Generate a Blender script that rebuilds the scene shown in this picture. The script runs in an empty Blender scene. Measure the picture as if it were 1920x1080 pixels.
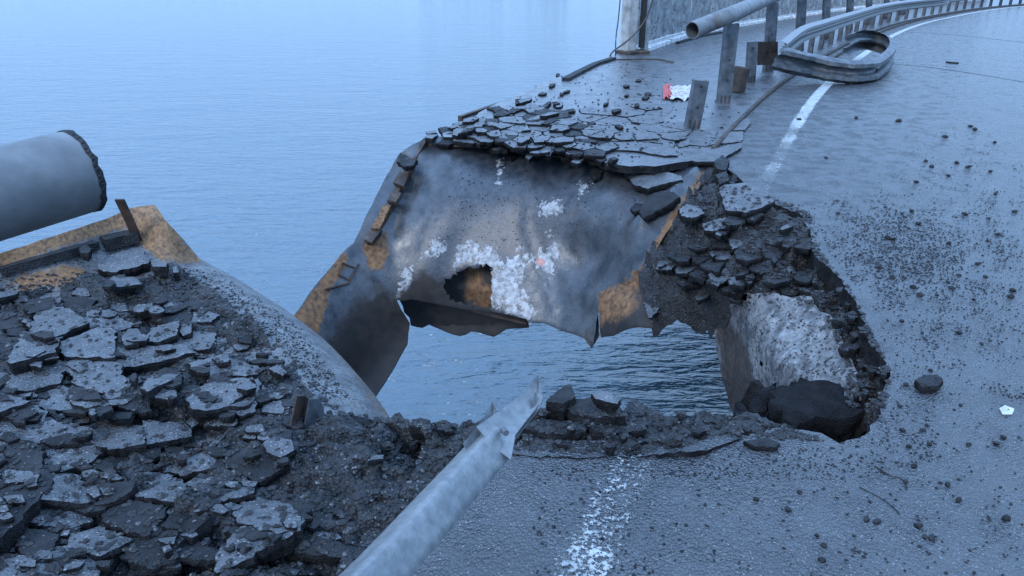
import bpy, math, random
import numpy as np
from mathutils import Vector, noise, Matrix
from mathutils.geometry import delaunay_2d_cdt
from mathutils.bvhtree import BVHTree
R = random.Random(7)
S = bpy.context.scene
COL = S.collection
# ------------------------------------------------------------------ camera, sky, sun
F, H = 1380.0, 1.7
TH = math.atan2(600, F); CT, ST = math.cos(TH), math.sin(TH)
cd = bpy.data.cameras.new('camera'); cam = bpy.data.objects.new('camera', cd); COL.objects.link(cam)
cam.location = (0, 0, H); cam.rotation_euler = (math.pi/2-TH, 0, 0)
cd.sensor_width = 36; cd.lens = 36*F/1920; cd.clip_start = .05; cd.clip_end = 3000
S.camera = cam
W = bpy.data.worlds.new('World'); S.world = W; W.use_nodes = True
wn = W.node_tree; bg = wn.nodes['Background']
SUN_EL, SUN_ROT = 32, 215
sky = wn.nodes.new('ShaderNodeTexSky'); sky.sky_type = 'NISHITA'; sky.sun_disc = False
sky.sun_elevation = math.radians(SUN_EL); sky.sun_rotation = math.radians(SUN_ROT)
sky.air_density = 1.6; sky.dust_density = 1.2; sky.ozone_density = 3.5
bg.inputs[1].default_value = 0.11
tint = wn.nodes.new('ShaderNodeMix'); tint.data_type = 'RGBA'; tint.blend_type = 'MULTIPLY'; tint.inputs[0].default_value = 1
tint.inputs[7].default_value = (.75, 1.0, 1.34, 1)      # even overcast, cool white balance
hs = wn.nodes.new('ShaderNodeMix'); hs.data_type = 'RGBA'; hs.inputs[0].default_value = .82; hs.inputs[7].default_value = (4.9, 6.2, 7.9, 1)
wn.links.new(sky.outputs[0], hs.inputs[6]); wn.links.new(hs.outputs[2], tint.inputs[6]); 
# overcast luminance: zenith about three times the horizon (CIE overcast sky)
tcw = wn.nodes.new('ShaderNodeTexCoord'); spw = wn.nodes.new('ShaderNodeSeparateXYZ'); wn.links.new(tcw.outputs['Generated'], spw.inputs[0])
mrw = wn.nodes.new('ShaderNodeMapRange'); mrw.inputs[3].default_value = .58; mrw.inputs[4].default_value = 1.65; wn.links.new(spw.outputs['Z'], mrw.inputs[0])
ov = wn.nodes.new('ShaderNodeVectorMath'); ov.operation = 'SCALE'; wn.links.new(tint.outputs[2], ov.inputs[0]); wn.links.new(mrw.outputs[0], ov.inputs['Scale']); wn.links.new(ov.outputs[0], bg.inputs[0])
sl = bpy.data.lights.new('sun', 'SUN'); sl.energy = 0.8; sl.angle = math.radians(18); sl.color = (1, .97, .93)
so = bpy.data.objects.new('sun', sl); COL.objects.link(so)
sd = Vector((math.sin(math.radians(SUN_ROT))*math.cos(math.radians(SUN_EL)), math.cos(math.radians(SUN_ROT))*math.cos(math.radians(SUN_EL)), math.sin(math.radians(SUN_EL))))
so.rotation_euler = (-sd).to_track_quat('-Z', 'Y').to_euler()
S.view_settings.view_transform = 'Standard'; S.view_settings.look = 'None'
S.view_settings.exposure = 1.28; S.view_settings.gamma = 1.0
WATER_Z = -5.7

# ------------------------------------------------------------------ ray helpers
def ray(px, py):
    up = 540-py
    return Vector(((px-960), F*CT+up*ST, up*CT-F*ST))
def G(px, py, z=0.0):
    d = ray(px, py); t = (z-H)/d.z
    return Vector((d.x*t, d.y*t, z))
def D(px, py, y):
    d = ray(px, py); t = y/d.y
    return Vector((d.x*t, y, H+d.z*t))

# ------------------------------------------------------------------ object helpers
def tag(o, label=None, cat=None, group=None, kind=None):
    if label: o['label'] = label
    if cat: o['category'] = cat
    if group: o['group'] = group
    if kind: o['kind'] = kind
    return o
def obj(name, verts, faces, mat, parent=None, smooth=False):
    me = bpy.data.meshes.new(name); me.from_pydata([tuple(v) for v in verts], [], faces); me.validate()
    me.materials.append(mat)
    o = bpy.data.objects.new(name, me); COL.objects.link(o)
    if parent: o.parent = parent
    if smooth:
        me.polygons.foreach_set('use_smooth', [True]*len(me.polygons))
        try: me.set_sharp_from_angle(angle=math.radians(38))
        except Exception: pass
    return o
def empty(name, loc=(0, 0, 0)):
    o = bpy.data.objects.new(name, None); COL.objects.link(o); o.location = loc; o.empty_display_size = .1
    return o
def attach(o, root):
    "world-space mesh child of an empty standing at root.location"
    L = root.location.copy(); o.data.transform(Matrix.Translation(-L)); o.parent = root
    return o
class MB:
    def __init__(s): s.v = []; s.f = []
    def add(s, v, f):
        b = len(s.v); s.v += [Vector(p) for p in v]; s.f += [tuple(i+b for i in q) for q in f]
    def box(s, c, size, rot=None, bev=0.0):
        x, y, z = [k/2 for k in size]
        if bev > 0:
            b = min(bev, x*.9, y*.9, z*.9); ring = [(x-b, -y), (x, -y+b), (x, y-b), (x-b, y), (-x+b, y), (-x, y-b), (-x, -y+b), (-x+b, -y)]
            v = []
            for zz, k in ((-z, b), (-z+b, 0), (z-b, 0), (z, b)):
                for (a, e) in ring: v.append((a*(1-k/x), e*(1-k/y), zz))
            f = [tuple(range(7, -1, -1)), tuple(range(24, 32))]
            for l in range(3):
                for i in range(8): j = (i+1) % 8; f.append((l*8+i, l*8+j, l*8+8+j, l*8+8+i))
        else:
            v = [(a*x, b_*y, c_*z) for c_ in (-1, 1) for b_ in (-1, 1) for a in (-1, 1)]
            f = [(0, 2, 3, 1), (4, 5, 7, 6), (0, 1, 5, 4), (2, 6, 7, 3), (0, 4, 6, 2), (1, 3, 7, 5)]
        M = rot if rot else Matrix.Identity(3)
        s.add([M @ Vector(p)+Vector(c) for p in v], f)
    def build(s, name, mat, parent=None, smooth=False): return obj(name, s.v, s.f, mat, parent, smooth)
def sweep(mb, path, prof, closed=True, up=Vector((0, 0, 1)), caps=True, scale=None, jit=None):
    n = len(path); m = len(prof); V = []
    for i, p in enumerate(path):
        a = path[max(0, i-1)]; b = path[min(n-1, i+1)]; t = (Vector(b)-Vector(a)).normalized()
        s_ = t.cross(up).normalized(); u_ = s_.cross(t).normalized()
        k = scale[i] if scale else 1
        for q, (x, y) in enumerate(prof):
            V.append(Vector(p)+s_*x*k+u_*y*k+(jit(i, q, t) if jit else Vector((0, 0, 0))))
    fs = []
    for i in range(n-1):
        for q in range(m if closed else m-1):
            r = (q+1) % m; fs.append((i*m+q, i*m+r, (i+1)*m+r, (i+1)*m+q))
    if caps and closed: fs += [tuple(range(m-1, -1, -1)), tuple((n-1)*m+q for q in range(m))]
    mb.add(V, fs)
def circ(r, n=16): return [(r*math.cos(2*math.pi*i/n), r*math.sin(2*math.pi*i/n)) for i in range(n)]
def catmull(P, k=8):
    P = [Vector(p) for p in P]; out = []
    for i in range(len(P)-1):
        a = P[max(0, i-1)]; b = P[i]; c = P[i+1]; d = P[min(len(P)-1, i+2)]
        for j in range(k):
            t = j/k; out.append(.5*((2*b)+(c-a)*t+(2*a-5*b+4*c-d)*t*t+(3*b-a-3*c+d)*t**3))
    out.append(P[-1]); return out
def inpoly(x, y, P):
    c = False; n = len(P); j = n-1
    for i in range(n):
        xi, yi = P[i][0], P[i][1]; xj, yj = P[j][0], P[j][1]
        if (yi > y) != (yj > y) and x < (xj-xi)*(y-yi)/(yj-yi)+xi: c = not c
        j = i
    return c
def np_sd(X, Y, P):
    "signed distance, positive inside"
    X = np.asarray(X, float); Y = np.asarray(Y, float); d = np.full(X.shape, 1e9); ins = np.zeros(X.shape, bool)
    n = len(P)
    for i in range(n):
        x0, y0 = P[i][:2]; x1, y1 = P[(i+1) % n][:2]
        ex, ey = x1-x0, y1-y0; L = ex*ex+ey*ey+1e-12
        t = np.clip(((X-x0)*ex+(Y-y0)*ey)/L, 0, 1)
        d = np.minimum(d, np.hypot(X-x0-t*ex, Y-y0-t*ey))
        if y0 != y1:
            cr = ((y0 > Y) != (y1 > Y)) & (X < (x1-x0)*(Y-y0)/(y1-y0)+x0); ins ^= cr
    return np.where(ins, d, -d)
def jag(P, step, amp, seed=0, closed=True, only=None):
    "subdivide an outline and make it ragged"
    out = []; n = len(P); rr = random.Random(seed)
    for i in range(n if closed else n-1):
        a = P[i]; b = P[(i+1) % n]; L = math.hypot(b[0]-a[0], b[1]-a[1]); k = max(1, int(L/step))
        nx, ny = -(b[1]-a[1])/max(L, 1e-9), (b[0]-a[0])/max(L, 1e-9)
        ok = only is None or i in only
        if not ok: k = max(1, int(L/(step*4)))
        for j in range(k):
            t = j/k; e = 0 if (j == 0 or not ok) else (noise.noise(Vector((a[0]+(b[0]-a[0])*t, a[1]+(b[1]-a[1])*t, seed))/1.0*1.0)*0+rr.uniform(-1, 1)*.6+rr.gauss(0, .4))*amp
            out.append((a[0]+(b[0]-a[0])*t+nx*e, a[1]+(b[1]-a[1])*t+ny*e))
    if not closed: out.append(tuple(P[-1][:2]))
    return out
def tps(ctrl):
    "thin plate spline through (x, y, z) controls"
    C = np.array(ctrl, float); X = C[:, :2]/200.; n = len(C)
    r = np.linalg.norm(X[:, None]-X[None], axis=2); K = np.where(r > 0, r*r*np.log(r+1e-12), 0)+np.eye(n)*.004
    Pm = np.hstack([np.ones((n, 1)), X]); A = np.block([[K, Pm], [Pm.T, np.zeros((3, 3))]])
    w = np.linalg.solve(A, np.concatenate([C[:, 2], np.zeros(3)]))
    def f(x, y):
        x = np.asarray(x, float)/200.; y = np.asarray(y, float)/200.
        r = np.sqrt((x[..., None]-X[:, 0])**2+(y[..., None]-X[:, 1])**2)
        return (np.where(r > 0, r*r*np.log(r+1e-12), 0)@w[:n])+w[n]+w[n+1]*x+w[n+2]*y
    return f
SURF = []   # surfaces things can lie on
def cdt(outline, inner, holes=()):
    n = len(outline); pts = [Vector((p[0], p[1])) for p in outline]+[Vector((p[0], p[1])) for p in inner]
    vs, es, fs, *_ = delaunay_2d_cdt(pts, [], [list(range(n))], 1, 1e-4)
    fs = [f for f in fs if len(f) == 3 and not any(inpoly(sum(vs[i].x for i in f)/3, sum(vs[i].y for i in f)/3, h) for h in holes)]
    return vs, fs
def shell(name, top, fs, th, mat, parent=None, direction=None, smooth=True, surf=True, masks=None, jitter=0.0):
    "solid sheet: top surface, an underside th below and the broken edge between"
    n = len(top); top = [Vector(p) for p in top]
    # orient upward
    ff = []
    for f in fs:
        a, b, c = top[f[0]], top[f[1]], top[f[2]]
        nn = (b-a).cross(c-a)
        ff.append(f if nn.dot(Vector((0, 0, H+2))-a*0-Vector((0, 0, 2))*0) > 0 or abs(nn.z) < 1e-12 else (f[0], f[2], f[1]))
    cnt = {}
    for f in ff:
        for i in range(3):
            e = (f[i], f[(i+1) % 3]); cnt[e] = 1
    bnd = [e for e in cnt if (e[1], e[0]) not in cnt]
    dirv = Vector(direction) if direction else Vector((0, 0, -1))
    bot = [p+dirv*th*(1+jitter*noise.noise(p*9)) for p in top]
    faces = [tuple(f) for f in ff]+[(f[0]+n, f[2]+n, f[1]+n) for f in ff]+[(b, a, a+n, b+n) for a, b in bnd]
    o = obj(name, top+bot, faces, mat, parent, smooth)
    if mat in (M['road'], M['walk']):
        o.data.materials.append(M['side']); nt = len(ff)
        if len(o.data.polygons) == len(faces): o.data.polygons.foreach_set('material_index', [0]*nt+[1]*(len(faces)-nt))
    if masks:
        for nm, arr in masks.items():
            at = o.data.attributes.new(nm, 'FLOAT', 'POINT'); a2 = np.concatenate([arr, arr]).astype(np.float32)
            if len(a2) == len(o.data.vertices): at.data.foreach_set('value', a2)
    if surf: SURF.append(([p.copy() for p in top], ff))
    return o
def patch(name, outline, zf, step, th, mat, parent=None, relief=None, masks=None, holes=(), jstep=10, jamp=2.5, seed=1, direction=None, only=None, surf=True, smooth=True):
    "surface patch: outline and samples along view rays, put at its own height by zf; world relief added on top"
    ol = jag(outline, jstep, jamp, seed, only=only)
    xs = [p[0] for p in ol]; ys = [p[1] for p in ol]; rr = random.Random(seed); inner = []
    gx, gy = np.meshgrid(np.arange(min(xs), max(xs), step), np.arange(min(ys), max(ys), step*.8))
    gx = gx+np.array([rr.uniform(-.4, .4)*step for _ in range(gx.size)]).reshape(gx.shape); gy = gy+np.array([rr.uniform(-.32, .32)*step for _ in range(gx.size)]).reshape(gx.shape)
    sd = np_sd(gx, gy, ol); k = sd > step*.45
    inner = list(zip(gx[k], gy[k]))
    vs, fs = cdt(ol, inner, holes)
    X = np.array([v.x for v in vs]); Y = np.array([v.y for v in vs]); Z = zf(X, Y)
    top = []
    for x, y, z in zip(X, Y, Z):
        p = G(x, y, float(z))
        if relief: p = p+relief(p, x, y)
        top.append(p)
    mk = None
    if masks:
        mk = {nm: np.max([np.clip(.5+np_sd(X, Y, P)/w, 0, 1) for P, w in L], axis=0) for nm, L in masks.items()}
    return shell(name, top, fs, th, mat, parent, direction, smooth=smooth, surf=surf, masks=mk)

# ------------------------------------------------------------------ materials
def mat(name, c1, c2=None, rough=(.5, .5), metal=0.0, scale=6, bumps=((60, .3, .004),), spec=.5, layers=(), detail=6, speck=None, objsp=False, streak=None):
    """noise-coloured procedural material. bumps: (scale, strength, distance). layers: (attribute, c1, c2, rough, metal, noise scale, noise amount)"""
    m = bpy.data.materials.new(name); m.use_nodes = True; T = m.node_tree; N = T.nodes; L = T.links
    B = N['Principled BSDF']; tc = N.new('ShaderNodeTexCoord'); 
    co = N.new('ShaderNodeNewGeometry').outputs['Position']
    if objsp: co = tc.outputs['Object']
    def nz(sc, det=detail, ro=.6):
        n = N.new('ShaderNodeTexNoise'); n.inputs['Scale'].default_value = sc; n.inputs['Detail'].default_value = det; n.inputs['Roughness'].default_value = ro
        L.new(co, n.inputs['Vector']); return n.outputs['Fac']
    def rng(s, a, b, lo, hi):
        r = N.new('ShaderNodeMapRange'); L.new(s, r.inputs[0]); r.inputs[1].default_value = a; r.inputs[2].default_value = b; r.inputs[3].default_value = lo; r.inputs[4].default_value = hi; return r.outputs[0]
    def mix(f, a, b, fl=False):
        x = N.new('ShaderNodeMix'); x.data_type = 'FLOAT' if fl else 'RGBA'
        i = (0, 2, 3, 0) if fl else (0, 6, 7, 2)
        L.new(f, x.inputs[i[0]])
        for v, q in ((a, i[1]), (b, i[2])):
            if hasattr(v, 'links'): L.new(v, x.inputs[q])
            else: x.inputs[q].default_value = v if fl else (*v, 1)
        return x.outputs[i[3]]
    n1 = nz(scale); col = mix(rng(n1, .35, .65, 0, 1), c1, c2 or c1)
    ro = rng(nz(scale*1.7), .35, .65, rough[0], rough[1]); me = None
    if streak:     # (rotation about z, scales, strength, colour): runs and drips down the surface
        mp = N.new('ShaderNodeMapping'); mp.inputs['Rotation'].default_value = (0, 0, streak[0]); mp.inputs['Scale'].default_value = streak[1]; L.new(co, mp.inputs['Vector'])
        sn = N.new('ShaderNodeTexNoise'); sn.inputs['Scale'].default_value = 1; sn.inputs['Detail'].default_value = 9; sn.inputs['Roughness'].default_value = .72; L.new(mp.outputs[0], sn.inputs['Vector'])
        col = mix(rng(sn.outputs['Fac'], .48, .66, 0, streak[2]), col, streak[3])
    if speck:      # (scale, threshold, colour)
        v = N.new('ShaderNodeTexVoronoi'); v.inputs['Scale'].default_value = speck[0]; L.new(co, v.inputs['Vector'])
        sep = N.new('ShaderNodeSeparateColor'); L.new(v.outputs['Color'], sep.inputs[0])
        col = mix(rng(sep.outputs[0], speck[1], speck[1]+.02, 0, 1), col, speck[2])
    for (an, a, b, rr_, mm, ns, amt) in layers:
        at = N.new('ShaderNodeAttribute'); at.attribute_name = an
        ad = N.new('ShaderNodeMath'); ad.operation = 'MULTIPLY_ADD'; L.new(rng(nz(ns, 8, .7), .3, .7, -.5, .5), ad.inputs[0]); ad.inputs[1].default_value = amt; L.new(at.outputs['Fac'], ad.inputs[2])
        f = rng(ad.outputs[0], *{'burnt_shade': (.25, .75), 'rust': (.4, .66), 'white': (.66, .84)}.get(an, (.45, .58)), 0, 1)
        gt = N.new('ShaderNodeMath'); gt.operation = 'MULTIPLY'; L.new(f, gt.inputs[0]); L.new(rng(at.outputs['Fac'], 0.0, .06, 0, 1), gt.inputs[1]); f = gt.outputs[0]
        col = mix(f, col, mix(rng(nz(ns*1.3, 6), .35, .65, 0, 1), a, b))
        ro = mix(f, ro, rr_, True); me = mix(f, me if me else metal, mm, True)
    L.new(col, B.inputs['Base Color']); L.new(ro, B.inputs['Roughness'])
    if me: L.new(me, B.inputs['Metallic'])
    else: B.inputs['Metallic'].default_value = metal
    B.inputs['Specular IOR Level'].default_value = spec
    nrm = None
    for (sc, stg, dist) in bumps:
        b = N.new('ShaderNodeBump'); b.inputs['Strength'].default_value = stg; b.inputs['Distance'].default_value = dist
        if sc < 0:
            v = N.new('ShaderNodeTexVoronoi'); v.inputs['Scale'].default_value = -sc; L.new(co, v.inputs['Vector'])
            L.new(rng(v.outputs['Distance'], 0, .8, 1, 0), b.inputs['Height'])
        else: L.new(nz(sc, 8, .65), b.inputs['Height'])
        if nrm: L.new(nrm, b.inputs['Normal'])
        nrm = b.outputs[0]
    if nrm: L.new(nrm, B.inputs['Normal'])
    return m
M = {}
M['road'] = mat('wet_asphalt', (.020, .022, .026), (.040, .044, .050), (.06, .42), 0, 3.2, ((5, .35, .03), (-85, .9, .007), (220, .8, .005)), .95, streak=(.5, (1.1, .7, 1), .65, (.016, .017, .02)), speck=(230, .97, (.16, .16, .16)))
M['walk'] = mat('damp_walkway_asphalt', (.034, .036, .04), (.068, .071, .078), (.2, .45), 0, 3.1, ((12, .2, .015), (-120, .35, .003), (260, .3, .002)), .85, speck=(200, .95, (.2, .2, .2)))
M['rubble'] = mat('crushed_asphalt', (.005, .005, .006), (.026, .027, .03), (.4, .85), 0, 9, ((18, .5, .03), (-75, .9, .012), (170, .8, .005)), .5, speck=(150, .965, (.12, .12, .12)))
M['slab'] = mat('asphalt_slab_top', (.026, .028, .031), (.078, .082, .09), (.28, .6), 0, 9, ((30, .6, .012), (-120, .8, .006), (300, .7, .003)), .7, speck=(190, .94, (.2, .2, .2)))
M['darkslab'] = mat('dark_asphalt_chunk', (.008, .0085, .0095), (.024, .025, .028), (.5, .85), 0, 9, ((30, .7, .02), (-110, .8, .007)), .25)
M['side'] = mat('freshly_broken_asphalt', (.005, .005, .0055), (.02, .02, .022), (.75, .95), 0, 14, ((40, .9, .015), (-120, .8, .008)), .12)
M['steel'] = mat('torn_deck_steel', (.022, .028, .036), (.07, .078, .088), (.24, .5), .3, 5.5, ((6, .2, .03), (45, .4, .006), (160, .3, .002)), .5, speck=(150, .95, (.015, .015, .017)), streak=(.48, (11, 1.2, 1.2), .4, (.06, .043, .034)), layers=(
    ('bitumen', (.017, .021, .028), (.042, .048, .058), .38, 0.0, 11, .45),
    ('rust', (.06, .028, .013), (.2, .1, .04), .7, 0.1, 16, .8),
    ('white', (.11, .118, .13), (.33, .335, .34), .5, 0.0, 16, 1.9),
    ('burnt_shade', (.0025, .0025, .003), (.016, .010, .008), .7, .0, 7, .65),  # scorched steel, plus shade painted into the plate's lower-left fold
    ('pink', (.3, .1, .08), (.42, .22, .19), .6, 0.0, 30, .9)))
M['rust'] = mat('rusty_steel', (.05, .026, .014), (.19, .092, .034), (.5, .8), .15, 19, ((6, .3, .02), (50, .4, .006), (200, .4, .002)), .4, speck=(60, .93, (.03, .02, .015)))
M['rustdark'] = mat('dark_rusty_steel', (.02, .015, .013), (.07, .045, .032), (.5, .8), .2, 8, ((40, .4, .006),), .4)
M['dust'] = mat('dusty_deck_steel', (.06, .062, .067), (.15, .152, .155), (.4, .65), .2, 9, ((14, .4, .02), (90, .6, .006)), .5, speck=(140, .8, (.03, .03, .03)), layers=(('rust', (.07, .035, .018), (.24, .125, .05), .6, .15, 34, .9),))
M['mortar'] = mat('whitened_deck', (.03, .03, .033), (.13, .13, .135), (.5, .75), 0, 9, ((12, .4, .012), (70, .9, .008)), .4, speck=(60, .86, (.012, .012, .013)), streak=(.9, (14, 2, 2), .7, (.26, .265, .26)), layers=(
    ('white', (.045, .045, .048), (.22, .225, .225), .7, 0, 13, 1.3), ('rust', (.018, .015, .014), (.07, .055, .046), .7, .1, 16, .6)))
M['galv'] = mat('galvanised_steel', (.12, .13, .135), (.19, .2, .205), (.36, .5), .3, 40, ((7, .1, .006), (60, .3, .002), (200, .3, .001)), .5)
M['charred'] = mat('charred_asphalt', (.004, .004, .0045), (.011, .011, .012), (.8, .95), 0, 9, ((30, .8, .02), (-90, .8, .008)), .12)
M['paintedpipe'] = mat('grey_painted_pipe', (.07, .075, .08), (.14, .145, .15), (.4, .6), .1, 6, ((30, .2, .004), (150, .25, .002)), .5)
M['post'] = mat('weathered_grey_post', (.04, .048, .056), (.11, .122, .135), (.4, .65), .35, 8, ((40, .3, .004),), .5)
M['white'] = mat('old_white_paint', (.32, .33, .33), (.7, .7, .69), (.5, .7), 0, 12, ((40, .3, .004),), .5)
M['fence'] = mat('peeling_fence_board', (.14, .15, .155), (.36, .37, .37), (.5, .8), 0, 5, ((30, .4, .006),), .5, speck=(26, .93, (.08, .06, .05)))
M['concrete'] = mat('stained_concrete', (.17, .17, .165), (.34, .34, .33), (.6, .85), 0, 5, ((30, .4, .006),), .4)
M['black'] = mat('dark_opening', (.006, .006, .007), (.012, .012, .012), (.6, .8))
M['redpaper'] = mat('red_print', (.32, .02, .02), (.45, .05, .04), (.4, .6), 0, 20)
M['whitepaper'] = mat('white_wrapper', (.3, .3, .29), (.45, .45, .44), (.4, .6), 0, 20, ((40, .4, .006),))
M['cable'] = mat('black_cable', (.012, .012, .013), (.03, .03, .03), (.4, .6))
def paint_mat(name, thr, sc):
    m = mat(name, (.2, .21, .21), (.42, .43, .42), (.4, .6), 0, 9, ((9, .25, .02), (-130, .55, .004), (320, .5, .002)), .5)
    T = m.node_tree; N = T.nodes; L = T.links; B = N['Principled BSDF']; src = B.inputs['Base Color'].links[0].from_socket
    g = N.new('ShaderNodeNewGeometry').outputs['Position']
    n = N.new('ShaderNodeTexNoise'); n.inputs['Scale'].default_value = sc; n.inputs['Detail'].default_value = 6; n.inputs['Roughness'].default_value = .75; L.new(g, n.inputs['Vector'])
    n2 = N.new('ShaderNodeTexNoise'); n2.inputs['Scale'].default_value = 1.6; L.new(g, n2.inputs['Vector'])
    at = N.new('ShaderNodeAttribute'); at.attribute_name = 'cover'
    s = N.new('ShaderNodeMath'); s.operation = 'MULTIPLY_ADD'; L.new(n2.outputs['Fac'], s.inputs[0]); s.inputs[1].default_value = .35; L.new(n.outputs['Fac'], s.inputs[2])
    s2 = N.new('ShaderNodeMath'); s2.operation = 'MULTIPLY_ADD'; L.new(at.outputs['Fac'], s2.inputs[0]); s2.inputs[1].default_value = .45; L.new(s.outputs[0], s2.inputs[2])
    r = N.new('ShaderNodeMapRange'); L.new(s2.outputs[0], r.inputs[0]); r.inputs[1].default_value = thr; r.inputs[2].default_value = thr+.06
    x = N.new('ShaderNodeMixShader'); tr = N.new('ShaderNodeBsdfTransparent'); L.new(r.outputs[0], x.inputs[0]); L.new(tr.outputs[0], x.inputs[1]); L.new(B.outputs[0], x.inputs[2]); L.new(x.outputs[0], N['Material Output'].inputs[0])   # bare gaps between the paint flakes
    return m
M['line'] = paint_mat('worn_line_paint', .82, 60)
# water
wm = bpy.data.materials.new('river_water'); wm.use_nodes = True; T = wm.node_tree; B = T.nodes['Principled BSDF']
B.inputs['Base Color'].default_value = (.032, .07, .1, 1); B.inputs['Roughness'].default_value = .05; B.inputs['IOR'].default_value = 1.7
g = T.nodes.new('ShaderNodeNewGeometry').outputs['Position']; prev = None
for (sx, sy, rot, sc, stg, dist) in ((.5, 1.3, .5, .35, 1, .3), (.5, 1.5, .35, 1.7, 1, .24), (.55, 1.6, .2, 5.5, 1, .085)):
    mp = T.nodes.new('ShaderNodeMapping'); mp.inputs['Scale'].default_value = (sx, sy, 1); mp.inputs['Rotation'].default_value = (0, 0, rot); T.links.new(g, mp.inputs['Vector'])
    n = T.nodes.new('ShaderNodeTexNoise'); n.inputs['Scale'].default_value = sc; n.inputs['Detail'].default_value = 3; n.inputs['Distortion'].default_value = .5; T.links.new(mp.outputs[0], n.inputs['Vector'])
    b = T.nodes.new('ShaderNodeBump'); b.inputs['Strength'].default_value = stg; b.inputs['Distance'].default_value = dist; T.links.new(n.outputs['Fac'], b.inputs['Height'])
    if prev: T.links.new(prev, b.inputs['Normal'])
    prev = b.outputs[0]
T.links.new(prev, B.inputs['Normal']); M['water'] = wm
M['bank'] = mat('far_bank', (.05, .06, .03), (.09, .09, .05), (.8, .9), 0, .05, ())
M['woods'] = mat('far_foliage', (.03, .045, .02), (.06, .08, .035), (.7, .9), 0, .2, ())

# ------------------------------------------------------------------ river and far bank
tag(obj('river_water', [(-1500, -300, WATER_Z), (1500, -300, WATER_Z), (1500, 1500, WATER_Z), (-1500, 1500, WATER_Z)], [(0, 1, 2, 3)], M['water']), kind='structure')
mb = MB(); mb.box((0, 760, WATER_Z+.4), (2600, 300, 2)); tag(mb.build('far_bank', M['bank']), kind='structure')
v = []; f = []
for i in range(1100):
    x = R.uniform(-900, 900); y = 612+R.uniform(0, 60); h = (R.uniform(4.6, 5.2) if -75 < x < 40 else R.uniform(2, 3))*(.6+.6*abs(noise.noise(Vector((x*.01, 0, 3))))); w = R.uniform(4, 9); b = len(v)
    for k in range(6):
        a = k*math.pi/3+R.random(); v.append((x+w*math.cos(a)*R.uniform(.6, 1), y+w*math.sin(a), WATER_Z+1+h*R.uniform(.25, .7)))
    v += [(x+R.uniform(-2, 2), y, WATER_Z+1+h), (x, y, WATER_Z)]
    for k in range(6): f += [(b+k, b+(k+1) % 6, b+6), (b+(k+1) % 6, b+k, b+7)]
tag(obj('far_woods', v, f, M['woods']), 'low dark line of trees along the far river bank', 'trees', kind='stuff')

# ------------------------------------------------------------------ the line of the bridge
LINE = catmull([(-4.8, -8.5, 0), (-2.2, -3.9, 0), (.23, 1.75, 0), (2.13, 6.06, 0), (4.97, 11.94, 0), (9.61, 19.92, 0), (13.04, 25.09, 0), (16.34, 29.26, 0), (20.62, 34.13, 0), (24.72, 38, 0), (32, 43.5, 0), (42, 49, 0), (55, 53, 0), (75, 56, 0)], 10)
def off(d, y0=-99, y1=999, z=0.0):
    out = []
    for i, p in enumerate(LINE):
        a = LINE[max(0, i-1)]; b = LINE[min(len(LINE)-1, i+1)]; t = (b-a).normalized(); q = p+Vector((-t.y, t.x, 0))*d+Vector((0, 0, z))
        if y0 <= q.y <= y1: out.append(q)
    return out
def along(pl, s):
    for i in range(len(pl)-1):
        L = (pl[i+1]-pl[i]).length
        if s <= L: return pl[i].lerp(pl[i+1], s/L), (pl[i+1]-pl[i]).normalized()
        s -= L
    return pl[-1], (pl[-1]-pl[-2]).normalized()
OUTER = catmull([(-.77, 8.12, 0), (-.08, 10.45, 0), (1.27, 13.94, 0), (3.01, 18.1, 0), (5.35, 22.5, 0), (10.2, 29.2, 0), (16.0, 36.2, 0), (24, 43, 0), (34, 50, 0), (50, 56, 0), (75, 61, 0)], 8)
XY = lambda P: [(p.x, p.y) for p in P]
# ---- road: its hole edge
hole_road = [(1338, 308), (1372, 322), (1405, 352), (1450, 382), (1500, 400), (1520, 436), (1528, 480), (1570, 515), (1600, 560), (1618, 600), (1622, 628), (1655, 672), (1670, 706), (1652, 742), (1652, 775), (1622, 815), (1575, 832), (1540, 812), (1470, 800), (1385, 818), (1300, 846), (1200, 858), (1080, 858), (950, 848), (880, 838)]
hw = [G(*p) for p in hole_road]; hj = jag(XY(hw), .035, .012, 3, closed=False)
strip_far = [p for p in off(.62) if p.y > 7.2]
near_left = [G(820, 880), G(700, 985), G(610, 1100), Vector((-.95, .2, 0)), Vector((-3.4, -5.4, 0))]
right = [p for p in off(-10.5)][::-1]
ol = hj+XY(near_left)+[(6, -12)]+XY([p for p in right[::-1]][2:])+XY(strip_far[::-1])
# shared colour masks on the road: none, one sheet with a real thickness
def flat_sheet(name, ol, z, th, mat_, inner=(), parent=None, jz=0):
    vs, fs = cdt(ol, inner)
    top = [Vector((v.x, v.y, z+(jz*noise.noise(Vector((v.x*2, v.y*2, 0))) if jz else 0))) for v in vs]
    return shell(name, top, fs, th, mat_, parent, smooth=False)
road = tag(flat_sheet('road', ol, 0, .11, M['road']), kind='structure')
# ---- far walkway
fe = [(1346, 300), (1338, 308), (1300, 306), (1262, 312), (1228, 318), (1180, 318), (1140, 312), (1100, 296), (1050, 286), (1000, 284), (960, 278), (900, 262), (860, 262), (832, 262)]
wj = jag(XY([G(*p) for p in fe]), .08, .03, 5, closed=False)
oj = jag(XY(OUTER[:30]), .12, .035, 6, closed=False)+XY(OUTER[31:])
sr = XY([p for p in off(.66) if p.y > 7.25][::-1])
walk = tag(flat_sheet('walkway', wj+oj+sr, .03, .07, M['walk'], jz=.0), kind='structure')
# steel under it
under = [(p[0], p[1]) for p in wj]
fs_ol = XY([G(1338, 312), G(1100, 292), G(940, 268), G(800, 262)])+[(p[0]-.06, p[1]-.03) for p in XY(OUTER)]+sr
flat_sheet('walkway_deck_plate', fs_ol, -.045, .02, M['rustdark'], parent=walk)
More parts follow.
